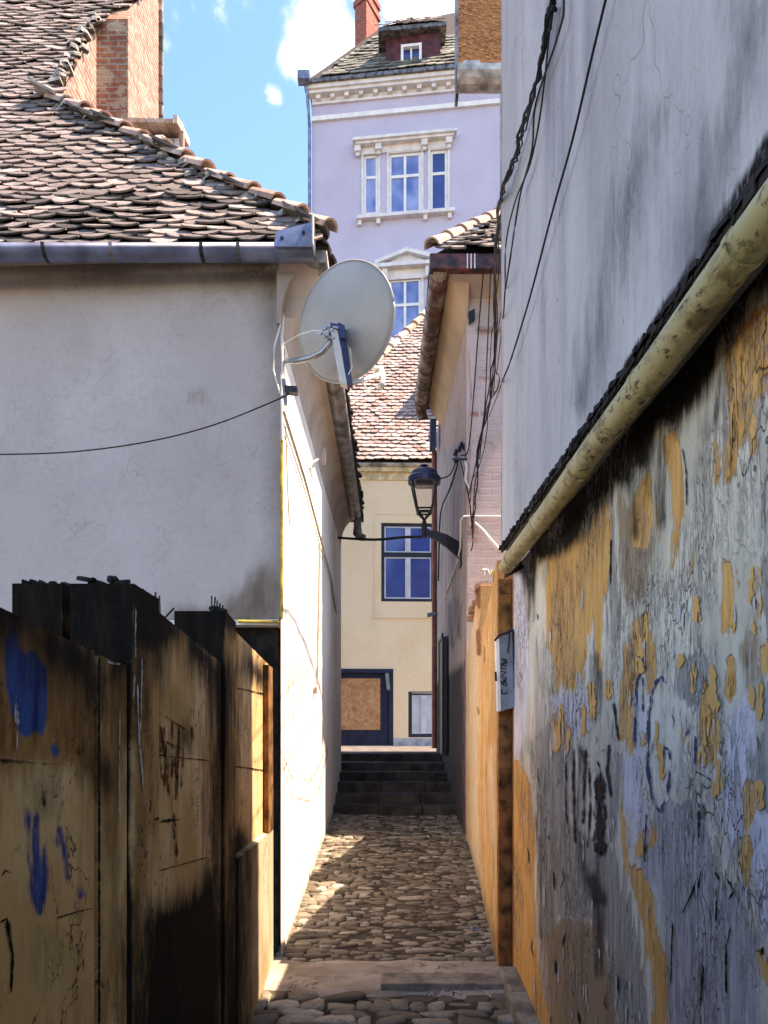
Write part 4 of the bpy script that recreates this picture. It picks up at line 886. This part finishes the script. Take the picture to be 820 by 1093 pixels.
mb=MB(); mb.tube([(.45,11.9,6.72),(.46,12.05,6.62),(.5,12.1,6.5)],[.1,.09,.08],10); mb.build('spout',M['peelgut'],gu)
# roof
mb=MB(); tp=1.0; cp2=math.hypot(1,tp)
def keepK(c,u,v): return c[0]>.40+(c[1]-8.38)*.76
tiles(mb,(.38,8.36,6.81),(1,0,0),(0,1,1),(0,-1,1),(0,1.9),(0,3.2),.17,.12,keepK,jit=2.2,lift=.035,t=.02)
mb.build('roof',M['tile_dark'],K)
mb=MB(); mb.poly([(.42,8.42,6.79),(2.2,8.42,6.86),(2.2,10.7,9.16)]); mb.poly([(.42,8.42,6.79),(2.2,10.7,9.16),(2.2,12.2,9.16),(.42,12.2,6.86)]); mb.poly([(.42,12.2,6.86),(2.2,12.2,9.16),(2.2,12.2,6.7),(.42,12.2,6.7)]);mb.build('roof_deck',M['deck'],K)
mb=MB(); h0=Vector((.44,8.34,6.87)); h1=Vector((1.5,9.75,8.22)); nrt=6
for i in range(nrt):
    a=h0.lerp(h1,i/nrt); b=h0.lerp(h1,(i+1.03)/nrt); d=(b-a).normalized(); up=Vector((0,0,1)); up=(up-d*up.dot(d)).normalized(); side=d.cross(up); m=9; vs=[]
    for p,rr in ((a,.1),(b,.075)):
        for t_ in (0,-.02):
            for k in range(m):
                q=math.pi*k/(m-1); vs.append(p+Vector((0,0,-.02))+side*(rr+t_)*math.cos(q)+up*((rr+t_)*math.sin(q)))
    fs=[]
    for k in range(m-1): fs+=[(k,k+1,2*m+k+1,2*m+k),(m+k+1,m+k,3*m+k,3*m+k+1),(k,m+k,m+k+1,k+1),(2*m+k,2*m+k+1,3*m+k+1,3*m+k)]
    mb.add(vs,fs)
mb.build('ridge_tiles',M['ridge'],K,smooth=False)
# pipes at far corner, brackets
mb=MB(); mb.tube([(.735,13.2,1.3),(.735,13.2,6.35),(.66,13.0,6.62)],[.045,.045,.05],10); mb.build('downpipe',M['salmon'],K)
mb=MB(); mb.rbox((.68,12.6,6.45),(.05,0,0),(0,.12,0),(0,0,.22)); mb.build('blue_box',simple('blue_painted_metal',(.05,.1,.2)),K)
mb=MB(); mb.box(.74,.80,11.0,11.9,1.25,2.95,.0); mb.box(.725,.745,11.0,11.06,1.25,3.0); mb.box(.725,.745,11.85,11.9,1.25,3.0); mb.box(.725,.745,11.0,11.9,2.94,3.0); mb.build('door',M['dframe'],K)
mb=MB(); mb.box(.97,1.3,8.74,8.77,6.17,6.2); mb.build('iron_bar',M['cable_g'],K)
mb=MB(); mb.rbox(P(503.5,338,8.75),(.035,0,.02),(0,.03,0),(0,0,.06)); mb.build('vent_hole',M['black'],K)
mb=MB(); mb.tube([(.83,9.2,1.6+.0),(.80,9.2,1.6)],.001,4)
mb=MB(); mb.tube([P(535,551,8.75),P(495,551,8.75),P(492,555,8.85),PX(491.5,585,.82),PX(488,600,.82),PX(474,640,.80)],.011,6); mb.tube([P(507,558,8.74),P(516,566,8.74),P(524,576,8.74),P(535,588,8.74)],.016,6); mb.build('white_conduit',M['cable_w'],K)
mb=MB()
for s in ([(515,608),(520,608)],[(517.5,608),(517.5,614)]): mb.tube([P(x,y,8.772) for x,y in s],.009,5)
mb.tube([P(521,608,8.772),P(523,614,8.772),P(525,608,8.772)],.009,5); mb.build('painted_letters',M['white'],K)
mb=MB(); mb.rbox(P(527.5,611.5,8.775),(.035,0,0),(0,.008,0),(0,0,.02)); mb.build('yellow_mark',simple('yellow_paint',(.6,.5,.03)),K)
# insulator bracket
mb=MB(); 
for (x,y) in ((486,486),(490,482),(492,478),(487,494),(496,480)): mb=MB(); mb.tube([P(x,y,9.0),P(x+1,y-6,9.0)],[.03,.018],8); mb.build('insulator',M['black'],K)
mb=MB(); mb.tube([PX(498,490,.85),P(484,490,9.0)],.016,6); mb.build('insulator_bracket',M['black'],K)

#================================================================== TALL HOUSE with boarded eave (behind, right)
T=thing('tall_house','tall house behind the pink roof with boarded eave box above a zinc gutter','house',(1.9,10,0))
M['grey2']=simple('grey_side_render',(.36,.36,.38))
mb=MB(); mb.box(1.62,4,9.45,11.5,6,12.6); mb.build('wall',M['grey2'],T)
z0=P(487,97,9.2).z; 
mb=MB(); mb.box(.80,1.66,9.2,9.3,z0+.05,12.2); mb.build('board',M['osb'],T)
mb=MB(); mb.box(.765,.80,9.17,9.31,z0-.1,12.2); mb.build('corner_strip',M['zinc_dark'],T)
mb=MB(); mb.rbox(P(503,78,9.12),(.1,0,0),(0,.06,0),(0,0,.1)); mb.rbox(P(508,88,9.1),(.22,0,0),(0,.07,0),(0,0,.02)); mb.build('hopper',M['zinc_pale'],T)
mb=MB(); mb.channel((.765,9.05,z0+.06),(1.66,9.05,z0+.06),.17); mb.build('gutter',M['zinc_pale'],T,smooth=False)

#================================================================== STREET LAMP
L=thing('street_lamp','black lantern street lamp on a curved arm fixed to the pink house wall','street lamp',tuple(PX(491,600,.85)))
Yl=9.4; S=Yl/F; lc=P(453,0,Yl).x
def lz(py): return EYE+(VY-py)*S
def ringbox(mb, z0,r0,z1,r1): # tapered square section
    mb.hex([(lc-r0,Yl-r0,z0),(lc+r0,Yl-r0,z0),(lc+r0,Yl+r0,z0),(lc-r0,Yl+r0,z0),(lc-r1,Yl-r1,z1),(lc+r1,Yl-r1,z1),(lc+r1,Yl+r1,z1),(lc-r1,Yl+r1,z1)])
mb=MB(); 
pr=[(lz(516),17.5*S),(lz(510),17.5*S),(lz(508),15*S),(lz(504),14*S),(lz(501.5),10*S),(lz(500),4*S),(lz(498.5),3*S),(lz(497),4.5*S),(lz(495.5),1*S)]
nn=20
for z,r in pr:
    for k in range(nn):
        q=2*math.pi*(k+.5)/nn; sq=1.0; mb.v.append((lc+r*math.cos(q),Yl+r*math.sin(q),z))
mb.f=[(i*nn+k,i*nn+(k+1)%nn,(i+1)*nn+(k+1)%nn,(i+1)*nn+k) for i in range(len(pr)-1) for k in range(nn)]+[tuple(range(nn-1,-1,-1)),tuple((len(pr)-1)*nn+k for k in range(nn))]
mb.build('lamp_cap',M['lampcap'],L,smooth=False)
mb=MB(); rt=13*S; rb=7.5*S
for i,j in ((-1,-1),(1,-1),(1,1),(-1,1)): mb.tube([(lc+i*rt,Yl+j*rt,lz(516)),(lc+i*rb,Yl+j*rb,lz(544))],.012,6)
for z,r in ((lz(544),rb),(lz(547),rb*.95)):
    for (i,j),(k,l) in (((-1,-1),(1,-1)),((1,-1),(1,1)),((1,1),(-1,1)),((-1,1),(-1,-1))): mb.tube([(lc+i*r,Yl+j*r,z),(lc+k*r,Yl+l*r,z)],.012,6)
for i,j in ((-1,-1),(1,-1),(1,1),(-1,1)): mb.tube([(lc+i*rb,Yl+j*rb,lz(545)),(lc,Yl,lz(555))],.014,6)
mb.build('lantern_frame',M['black'],L)
mb=MB(); 
for (i,j),(k,l) in (((-1,-1),(1,-1)),((1,-1),(1,1)),((1,1),(-1,1)),((-1,1),(-1,-1))):
    mb.poly([(lc+i*rt,Yl+j*rt,lz(517)),(lc+k*rt,Yl+l*rt,lz(517)),(lc+k*rb,Yl+l*rb,lz(544)),(lc+i*rb,Yl+j*rb,lz(544))])
mb.build('lantern_glass',M['lglass'],L)
mb=MB(); mb.tube([(lc-9*S,Yl,lz(519)),(lc+9*S,Yl,lz(519))],.03,8); mb.build('bulb_tray',M['galv'],L)
mb=MB(); mb.tube([(lc,Yl,lz(553)),(lc,Yl,lz(560)),(lc,Yl,lz(574))],[.012,.035,.03],10); mb.build('neck',M['black'],L)
mb=MB(); hx=[(lc-.02,Yl,lz(568)),(lc+12*S,Yl,lz(571)),(lc+24*S,Yl,lz(577)),(PX(491,587,.845).x,Yl+.02,lz(587))]
for i in range(3):
    a,b=Vector(hx[i]),Vector(hx[i+1]); ha=.03+.03*i; hb=.03+.03*(i+1); wd=Vector((0,.02,0))
    mb.hex([a-wd-Vector((0,0,ha)),b-wd-Vector((0,0,hb)),b+wd-Vector((0,0,hb)),a+wd-Vector((0,0,ha)),a-wd+Vector((0,0,ha*.8)),b-wd+Vector((0,0,hb*.8)),b+wd+Vector((0,0,hb*.8)),a+wd+Vector((0,0,ha*.8))])
mb.build('arm',M['black'],L)
mb=MB(); mb.box(.825,.85,Yl-.12,Yl+.05,lz(606),lz(572)); mb.build('wall_plate',M['black'],L)

#================================================================== YELLOW HOUSE
Yh=thing('house','cream yellow house closing the alley with blue window, boarded navy door and red tile roof','house',(1.5,18,1.245))
YF=lambda x: 18.0+.04*x
def q18(px,py): p=P(px,py,18.0); return p.x,p.z
wx0,wz1=q18(407,558); wx1,wz0=q18(464,642)
dx0,dz1=q18(362,715); dx1=q18(420,0)[0]; dz0=1.25
sx0,sz1=q18(436,738); sx1,sz0=q18(469,787)
zt=q18(0,500)[1]
M['cream']=layered('cream_yellow_render',((.82,.60,.37),(.85,.66,.43),(.8,.8,.8)),[],streak=((2,2,.8),(.68,.52,.3),.5,.75,.35),bumpd=.002,fine=25)
mb=MB(); holed_wall(mb,-2.7,5,1.2,zt+.05,[(wx0,wx1,wz0,wz1),(dx0,dx1,dz0,dz1),(sx0,sx1,sz0,sz1)],YF,.2)
mb.box(-2.7,-2.65,18,24,1.2,zt); mb.box(4.95,5,18.3,24,1.2,zt); mb.build('wall',M['cream'],Yh)
mb=MB(); mb.box(-2.6,4.9,18.5,24,1.2,zt); mb.build('inner_wall',M['deck'],Yh)
wn=window(Yh,wx0,wx1,wz0,wz1,YF,2,.60,M['dframe'],M['glassb'],fw=.075,rec=.04,mmat=M['mullion'],tw=.11)
window(Yh,sx0,sx1,sz0,sz1,YF,2,.97,M['dframe'],M['curtain'],fw=.085,rec=.04,mmat=M['mullion'],tw=.02)
mb=MB(); 
ax0,az1=q18(401,548); ax1=q18(470,0)[0]; az0=q18(0,658)[1]
ybox(mb,ax0-.03,ax0,az0,az1,YF,0,.012); ybox(mb,ax0,ax1,az1-.03,az1,YF,0,.012); ybox(mb,ax0-.06,ax1,az0-.04,az0,YF,0,.03); mb.build('window_surround',M['cream'],Yh)
mb=MB(); ybox(mb,-2.7,5,zt-.28,zt-.02,YF,.0,.03); ybox(mb,-2.7,5,zt-.1,zt+.08,YF,.032,.12); mb.build('cornice',simple('warm_cream_band',(.72,.56,.33)),Yh)
mb=MB(); mb.channel((-2.8,17.8,zt+.06),(5,17.95,zt+.06),.07); mb.build('gutter',M['zinc_pale'],Yh)
mb=MB(); ybox(mb,dx0+.01,dx1-.01,dz0,dz1-.01,YF,-.14,-.08); dr=mb.build('door',M['navy'],Yh)
mb=MB(); ybox(mb,*[q18(363,0)[0],q18(406,0)[0]],q18(0,779)[1],q18(0,724)[1],YF,-.078,-.05)
n=NT('blotchy_chipboard'); a=n.noise((5,5,5),6,.7,dist=1.5); M['chip']=n.fin(n.ramp(a,[(.3,(.26,.10,.04)),(.5,(.46,.22,.10)),(.7,(.6,.36,.2))]),.8,a,.2); mb.build('door_board',M['chip'],dr)
mb=MB(); ybox(mb,dx0,dx1,dz1-.07,dz1+.02,YF,-.05,.03); ybox(mb,dx1-.1,dx1-.0,dz0,dz1-.07,YF,-.07,.0); mb.build('door_frame',M['navy'],dr)
mb=MB(); ybox(mb,dx1+.01,5,1.2,q18(0,788)[1],YF,0,.02); mb.build('plinth',simple('pale_grey_plinth',(.42,.42,.46)),Yh)
mb=MB(); mb.rbox((dx1-.13,17.93,dz1-.28),(.04,0,.0),(0,.006,0),(-.02,0,.2)); mb.build('torn_sheet',simple('grey_green_sheet',(.2,.25,.22)),dr)
# roof
tr2=1.4; c2=math.hypot(1,tr2)
mb=MB()
hipx=lambda y: -2.75+(y-17.75)*(1.27/1.34)*1.0
def keepY(c,u,v): return c[0]>hipx(c[1])-.05
tiles(mb,(-2.9,17.76,zt+.09),(1,0,0),(0,1,tr2),(0,-tr2,1),(0,7.8),(0,8.2),.2,.145,keepY,jit=1.1,lift=.05,t=.02,wav=.03)
mb.build('roof',M['tile_red'],Yh)
def rz2(y): return zt+.05+tr2*(y-17.78)
yt=22.4; mb=MB(); mb.poly([(-2.8,17.8,rz2(17.78)),(5,17.8,rz2(17.78)),(5,yt,rz2(yt)),(hipx(yt),yt,rz2(yt))]); mb.poly([(-2.8,17.8,rz2(17.78)),(hipx(yt),yt,rz2(yt)),(hipx(yt),yt+1,rz2(yt)),(-2.8,25,rz2(17.78))]); mb.poly([(5,yt,rz2(yt)),(hipx(yt),yt,rz2(yt)),(hipx(yt),25,zt),(5,25,zt)]); mb.build('roof_deck',M['deck'],Yh)
mb=MB(); 
for i in range(20):
    ya=17.8+i*.235; yb=ya+.25; a=Vector((hipx(ya),ya,rz2(ya)+.1)); b=Vector((hipx(yb),yb,rz2(yb)+.08)); mb.tube([a,b],[.14,.1],10)
mb.build('ridge_tiles',M['ridge'],Yh)
mb=MB(); mb.box(1.27,2.0,18.6,19.7,8.5,11.35); mb.build('chimney',M['brick_red'],Yh)  # unseen stack, added to cast the shadow across this roof
# wall lamp near its right window
WL=thing('wall_lamp','small grey blue floodlight on the alley wall below the blue window','wall lamp',tuple(P(463,656,12.9)))
mb=MB(); mb.rbox(P(460,656,12.9),(.06,0,.012),(0,.05,0),(0,0,.03)); mb.build('lamp_head',simple('grey_blue_metal',(.25,.3,.4)),WL); mb=MB(); mb.tube([P(464,655,12.9),PX(467.5,655,.79)],.015,6); mb.build('bracket',M['galv'],WL)

#================================================================== PURPLE BUILDING
U=thing('building','tall lavender town house with cream mouldings and slate roof rising behind the alley','building',(1,28,1.2))
UF=lambda x: 28-.12*(x+2.83)
def uu(px,py):
    Y=(28-.3396)/(1+.12*(px-VX)/F); return (px-VX)*Y/F, EYE+(VY-py)*Y/F
M['lavw']=layered('lavender_render',((.47,.435,.53),(.515,.48,.575),(.5,.5,.5)),[],streak=((1,1,.5),(.44,.40,.50),.45,.75,.4),bumpd=.002,fine=20)
xl=uu(333,0)[0]; zc=24.85
W3=[]
def wr(px0,py0,px1,py1): a=uu(px0,py0); b=uu(px1,py1); return (a[0],b[0],b[1] if True else 0,a[1])
wA=(uu(388,0)[0],uu(404,0)[0],uu(396,229)[1],uu(396,165)[1]); wB=(uu(415,0)[0],uu(450,0)[0],uu(432,228)[1],uu(432,163)[1]); wC=(uu(459,0)[0],uu(478,0)[0],uu(468,226)[1],uu(468,160)[1])
wD=(uu(415,0)[0],uu(450,0)[0],uu(432,372)[1],uu(432,297)[1])
mb=MB(); holed_wall(mb,xl,9,1.2,zc+.3,[wA,wB,wC,wD],UF,.25); mb.poly([(xl,UF(xl),1.2),(xl,40,1.2),(xl,40,zc+.3),(xl,UF(xl),zc+.3)]); mb.build('wall',M['lavw'],U)
mb=MB(); mb.box(xl+.1,9,28.5,40,1.2,zc); mb.build('inner_wall',M['deck'],U)
for w_,cn,gm in ((wA,1,'glassp'),(wB,2,'glassp'),(wC,1,'glassb'),(wD,2,'glassp')): window(U,*w_,UF,cn,.63,M['white'],M[gm],fw=.1,rec=.04)
C_=M['cream_trim']
mb=MB(); xa,xb=uu(377,0)[0],uu(487,0)[0]; zh=uu(432,152)[1]
ybox(mb,xa,xb,zh,zh+.10,UF,0,.34); ybox(mb,xa+.1,xb-.1,zh-.09,zh,UF,0,.26); ybox(mb,xa+.25,xb-.25,zh-.34,zh-.09,UF,0,.06); hd=mb.build('window_hood',C_,U)
for p in (382,404,453,479):
    mb=MB(); x=uu(p,0)[0]; ybox(mb,x-.11,x+.11,zh-.3,zh-.09,UF,.062,.22); ybox(mb,x-.07,x+.07,zh-.42,zh-.3,UF,.062,.14); mb.build('bracket',C_,hd)
mb=MB(); xa,xb=uu(381,0)[0],uu(485,0)[0]; zs_=uu(432,229.5)[1]; ybox(mb,xa,xb,zs_-.12,zs_-.0,UF,0,.22); sl=mb.build('window_sill',C_,U)
for p in (384,404,454,480):
    mb=MB(); x=uu(p,0)[0]; ybox(mb,x-.07,x+.07,zs_-.3,zs_-.12,UF,0,.14); mb.build('bracket',C_,sl)
for w_ in (wA,wB,wC,wD):
    mb=MB(); a,b,c,d=w_; t_=.07
    ybox(mb,a-t_,a,c,d+t_,UF,0,.04); ybox(mb,b,b+t_,c,d+t_,UF,0,.04); ybox(mb,a,b,d,d+t_,UF,0,.04); mb.build('window_surround',C_,U)
# pediment
xa,xb=uu(399,0)[0],uu(470,0)[0]; zp=uu(432,288)[1]; xm=uu(434,0)[0]; za=uu(432,269)[1]
mb=MB(); ybox(mb,xa,xb,zp-.0,zp+.13,UF,0,.3); ybox(mb,xa+.1,xb-.1,zp-.35,zp,UF,0,.05)
def slope(x0,z0,x1,z1,t_,o):
    A,B_=UF(x0),UF(x1); mb.hex([(x0,A-o,z0),(x1,B_-o,z1),(x1,B_,z1),(x0,A,z0),(x0,A-o,z0+t_),(x1,B_-o,z1+t_),(x1,B_,z1+t_),(x0,A,z0+t_)])
slope(xa+.05,zp+.13,xm,za-.14,.14,.28); slope(xm,za-.14,xb-.05,zp+.13,.14,.28)
mb.add([(xa+.3,UF(xa+.3)-.1,zp+.13),(xb-.3,UF(xb-.3)-.1,zp+.13),(xm,UF(xm)-.1,za-.1)],[(0,1,2)]); pd=mb.build('pediment',C_,U)
for p in (411,457):
    mb=MB(); x=uu(p,0)[0]; ybox(mb,x-.1,x+.1,zp-.38,zp-.01,UF,.052,.2); mb.build('bracket',C_,pd)
# string course + cornice + dentils
zsb=uu(335,131)[1]; mb=MB(); ybox(mb,xl,9,zsb,zsb+.16,UF,0,.1); mb.build('string_course',M['white'],U)
zc0=24.36; mb=MB(); ybox(mb,xl,9,zc0,zc0+.06,UF,0,.08); ybox(mb,xl,9,zc0+.06,zc0+.26,UF,0,.04); ybox(mb,xl-.1,9,zc0+.26,zc-.12,UF,0,.28); ybox(mb,xl-.2,9,zc-.12,zc+.02,UF,0,.36); cn=mb.build('cornice',C_,U)
x=xl+.25
while x<4.2:
    mb=MB(); ybox(mb,x-.08,x+.08,zc0+.12,zc0+.255,UF,.042,.2); mb.build('dentil',C_,cn); x+=.52
mb=MB(); ybox(mb,xl-.25,9,zc+.02,zc+.14,UF,0,.46); gu=mb.build('gutter',M['zinc_dark'],U)
mb=MB(); mb.tube([(xl-.15,UF(xl)-.35,zc+.1),(xl-.12,UF(xl)-.1,zc-.7),(xl-.08,UF(xl)-.08,zc-1.2),(xl-.08,UF(xl)-.08,8)],.06,8); mb.build('downpipe',M['zinc'],U)
mb=MB(); mb.box(xl-.45,xl-.02,UF(xl)-.65,UF(xl)-.3,zc+.0,zc+.3); mb.build('gutter_box',M['zinc'],U)
# roof
trU=1.5; yE=lambda x: UF(x)-.38
mb=MB(); zr=zc+.16
# front slope, hip on the left
def rU(x,y): return zr+trU*(y-yE(x))
top_y=30.2
mb.poly([(xl-.1,yE(xl),zr),(9,yE(9),zr),(9,top_y,rU(9,top_y)),(uu(406,0)[0]+.1,top_y,rU(-.4,top_y))]); mb.poly([(xl-.1,yE(xl),zr),(uu(406,0)[0]+.1,top_y,rU(-.4,top_y)),(uu(406,0)[0]+.1,top_y+2,zr+3.),(xl-.1,40,zr)]); mb.build('roof_deck',M['deck'],U)
mb=MB(); d_=Vector((1,-.12,0)).normalized()
pv=Vector((.12*1.0,1,trU*1.0)).normalized(); nrm=d_.cross(pv).normalized(); 
if nrm.z<0: nrm=-nrm
def keepU(c,u,v):
    x,y=topx(c); return y>88-(x-335)*.68 and y>42 and x<545
tiles(mb,Vector((xl-.1,yE(xl)-.02,zr+.01)),d_,pv,nrm,(0,6.8),(0,6.),.34,.26,keepU,jit=1,lift=.05,t=.03,wav=.05)
mb.build('roof',M['slate'],U)
mb=MB(); a=P(338,88,27.7); b=P(382,56,29.9); mb.tube([a,b],.07,6); mb.build('verge_strip',M['white'],U)
# chimney
Yc=30.2; a=P(380,62,Yc); b=P(391,0,Yc)
mb=MB(); zb=P(0,62,Yc).z; ztp=P(0,-4,Yc).z
x0=P(379,0,Yc).x; x1=P(391.5,0,Yc).x; x2=P(404.5,0,Yc+.3).x
mb.hex([(x0,Yc,zb-1),(x1,Yc-.35,zb-1),(x2,Yc+.6,zb-1),(x0+.4,Yc+1,zb-1),(x0,Yc,ztp),(x1,Yc-.35,ztp),(x2,Yc+.6,ztp),(x0+.4,Yc+1,ztp)])
co=mb.build('chimney',M['brick_red'],U)
mb=MB(); e=.07; z5=P(0,8,Yc).z; mb.hex([(x0-e,Yc,z5),(x1,Yc-.35-e,z5),(x2+e,Yc+.6,z5),(x0+.4,Yc+1+e,z5),(x0-e,Yc,z5+.2),(x1,Yc-.35-e,z5+.2),(x2+e,Yc+.6,z5+.2),(x0+.4,Yc+1+e,z5+.2)]); mb.hex([(x0-e,Yc,ztp),(x1,Yc-.35-e,ztp),(x2+e,Yc+.6,ztp),(x0+.4,Yc+1+e,ztp),(x0-e,Yc,ztp+.2),(x1,Yc-.35-e,ztp+.2),(x2+e,Yc+.6,ztp+.2),(x0+.4,Yc+1+e,ztp+.2)])
mb.build('chimney_cap',M['brick_red'],co)
# dormer
Yd=27.62; DF=lambda x: Yd-.12*x
M['dred']=simple('dark_red_boards',(.1,.028,.03),.6,.3,4)
dx_=lambda px: P(px,0,Yd).x; dz_=lambda py: EYE+(VY-py)*Yd/F
mb=MB(); hole=(dx_(428),dx_(450),dz_(73),dz_(50)); holed_wall(mb,dx_(412),dx_(470),dz_(84),dz_(40),[hole],DF,.3)
mb.hex([(dx_(412),DF(dx_(412))+.02,dz_(84)),(dx_(412)+.04,DF(dx_(412))+.02,dz_(84)),(dx_(412)+.04,Yd+1.9,dz_(84)),(dx_(412),Yd+1.9,dz_(84)),(dx_(412),DF(dx_(412))+.02,dz_(40)),(dx_(412)+.04,DF(dx_(412))+.02,dz_(40)),(dx_(412)+.04,Yd+1.9,dz_(40)),(dx_(412),Yd+1.9,dz_(40))])
mb.hex([(dx_(470)-.04,DF(dx_(470))+.02,dz_(84)),(dx_(470),DF(dx_(470))+.02,dz_(84)),(dx_(470),Yd+1.9,dz_(84)),(dx_(470)-.04,Yd+1.9,dz_(84)),(dx_(470)-.04,DF(dx_(470))+.02,dz_(40)),(dx_(470),DF(dx_(470))+.02,dz_(40)),(dx_(470),Yd+1.9,dz_(40)),(dx_(470)-.04,Yd+1.9,dz_(40))])
dm=mb.build('dormer',M['dred'],U)
mb=MB(); a,b,c,d=hole; t_=.09
ybox(mb,a,a+t_,c,d,DF,-.1,.05); ybox(mb,b-t_,b,c,d,DF,-.1,.05); ybox(mb,a+t_,b-t_,d-t_,d,DF,-.1,.05); ybox(mb,a+t_,b-t_,c,c+t_,DF,-.1,.05); ybox(mb,(a+b)/2-.03,(a+b)/2+.03,c+t_,d-t_,DF,-.1,-.03); mb.build('dormer_window',M['white'],dm)
mb=MB(); ybox(mb,a+t_,b-t_,c+t_,d-t_,DF,-.16,-.12); mb.build('dormer_pane',M['glassb'],dm)
# dormer roof: overhanging hipped cap
mb=MB(); A=[(dx_(404),Yd-.32,dz_(42)+.0),(dx_(476),Yd-.42,dz_(38)+.0),(dx_(476),Yd+2,dz_(38)),(dx_(404),Yd+2,dz_(42))]
t2=Vector((0,0,.13)); mb.hex([Vector(A[0]),Vector(A[1]),Vector(A[2]),Vector(A[3])]+[Vector(q)+t2 for q in A]); mb.build('dormer_eave',M['zinc_dark'],dm)
mb=MB(); q0,q1=Vector(A[0])+t2,Vector(A[1])+t2; ap=Vector(((q0.x+q1.x)/2,Yd+.1,dz_(25)+.25)); bk=Vector((ap.x,Yd+1.9,ap.z))
mb.poly([q0,q1,ap]); mb.poly([q1,Vector(A[2])+t2,bk,ap]); mb.poly([Vector(A[3])+t2,q0,ap,bk]); mb.build('dormer_deck',M['deck'],dm)
mb=MB(); vv=(ap-(q0+q1)/2).normalized(); ud=(q1-q0).normalized(); nn_=ud.cross(vv).normalized()
def keepD(c,u,v):
    f=v/((ap-(q0+q1)/2).length); hwid=(q1-q0).length/2; return abs(u-hwid)<hwid*(1-f)+.05
tiles(mb,q0,ud,vv,nn_,(0,(q1-q0).length),(0,(ap-(q0+q1)/2).length),.25,.2,keepD,jit=1.2,lift=.05,t=.03)
mb.build('dormer_tiles',M['tile'],dm)

#================================================================== CABLES
def cable(name, pts, r, label, mat='cable', cat='cable', group='cables strung along the walls', sub=1, jitter=0):
    pts=[Vector(p) for p in pts]
    out=[]
    for i in range(len(pts)-1):
        p0=pts[max(i-1,0)];p1=pts[i];p2=pts[i+1];p3=pts[min(i+2,len(pts)-1)]
        for k in range(5):
            t=k/5; out.append(.5*((2*p1)+(p2-p0)*t+(2*p0-5*p1+4*p2-p3)*t*t+(3*p1-p0-3*p2+p3)*t**3)+Vector((R(-1,1),R(-1,1),R(-1,1)))*jitter)
    out.append(pts[-1]); mb=MB(); mb.tube(out,r,6)
    return tag(mb.build(name,M[mat],smooth=True),label,cat,group)
cable('cable',[P(-1180,300,4.9),P(-600,420,4.85),P(-60,484,4.8),P(0,485,4.8),P(80,482,4.82),P(160,471,4.85),P(230,453,4.9),P(300,425,5.0),P(308,420,5.0)],.0045,'single black cable sagging across the grey plaster front')
cable('cable',[PX(361,574,-.72),P(400,576,10.0),P(430,573.5,9.7),P(449,573,9.45)],.018,'thick black cable stretched from the left house to the lamp arm')
def gp(px,py,off=.03):   # point on the grey wall face, off metres in front
    y=4.4
    for _ in range(15): y=(uwx(y)-off)*F/(px-VX)
    return Vector((uwx(y)-off,y,EYE+(VY-py)*y/F))
bun=[(618,-600),(606,-300),(592,-20),(586,20),(576,70),(562,125),(549,170),(538,205)]
for i in range(4):
    top=[gp(x+R(-2.5,2.5),y,.03+.006*i) for x,y in bun]
    low=[P(533+R(-3,1),240,5.2),P(530+R(-3,3),300,6.2),P(527+R(-3,3),370,7.4),P(522+R(-3,3),430,8.3),P(513+R(-4,4),480,8.6),P(507+R(-5,5),520,8.7),P(503+R(-3,3),558+R(-8,20),8.72)]
    lb=['thickest strand of the dark cable bundle hanging down beside the grey wall edge','twisted strand within the dark cable bundle beside the grey wall edge','loose outer strand of the cable bundle beside the grey wall edge','thin inner strand of the cable bundle beside the grey wall edge'][i]
    cable('cable',top+low,[.009,.007,.005,.004][i],lb,group='cables strung along the walls',jitter=.012)
cable('cable',[gp(634,-600),gp(617,-300),gp(603,-20),gp(598,30),gp(572,110),gp(568,160),gp(556,205),gp(550,240),gp(541,300),P(531,360,6.8),P(527,420,7.9)],.0045,'thin black cable looping down right of the bundle')
cable('cable',[gp(612,-560),gp(598,-260),gp(588,0),gp(585,50),gp(577,120),gp(566,175),gp(550,215),gp(540,262),gp(538,330),P(530,400,7.2)],.004,'thin black cable with a bend closest to the bundle')
cable('cable',[gp(745,-450),gp(690,-190),gp(650,-15),gp(632,60),gp(611,150),gp(590,225),gp(565,320),gp(545,385),gp(537,405),P(530,425,7),P(522,445,8.4)],.0045,'straight black cable running diagonally across the grey wall')
cable('cable',[P(517,280,8.4),P(511,350,8.7),P(505,430,8.72),P(500,480,8.74),P(492,486,8.95)],.008,'thin cable dropping from the red gutter to the insulators')
cable('cable',[P(524,285,8.4),P(520,380,8.6),P(517,440,8.6),P(509,490,8.65),P(500,530,8.7)],.007,'slack cable hanging over the exposed brick patch')
cable('cable',[PX(489,494,.84),P(481,520,9.6),PX(473,545,.79)+Vector((-.03,0,0)),PX(471,580,.78)+Vector((-.03,0,0)),PX(468,620,.76)],.012,'cable running down the pink wall from the insulators to the dark door')
cable('cable',[P(470,511,9.45),P(480,507,9.4),P(486,495,9.1)],.008,'short cable from the lantern cap to the insulators')
cable('cable',[P(491,490,8.9),P(497,515,8.75),P(502,540,8.72),P(505,575,8.72),P(503,588,8.72)],.008,'cable sagging below the insulators past the white conduit')
cable('cable',[P(495,486,8.9),P(498,500,8.74),P(497,512,8.74),P(502,522,8.74)],.012,'short white cable tangled under the insulators','cable_w')
cable('cable',[P(528,395,8.3),P(533,402,8.2),P(531,415,8.3),P(522,430,8.5),P(516,455,8.6),P(512,490,8.65)],.007,'kinked cable curling out of the bundle over the bricks')

for o in col.objects:
    if '_o' in o: del o['_o']
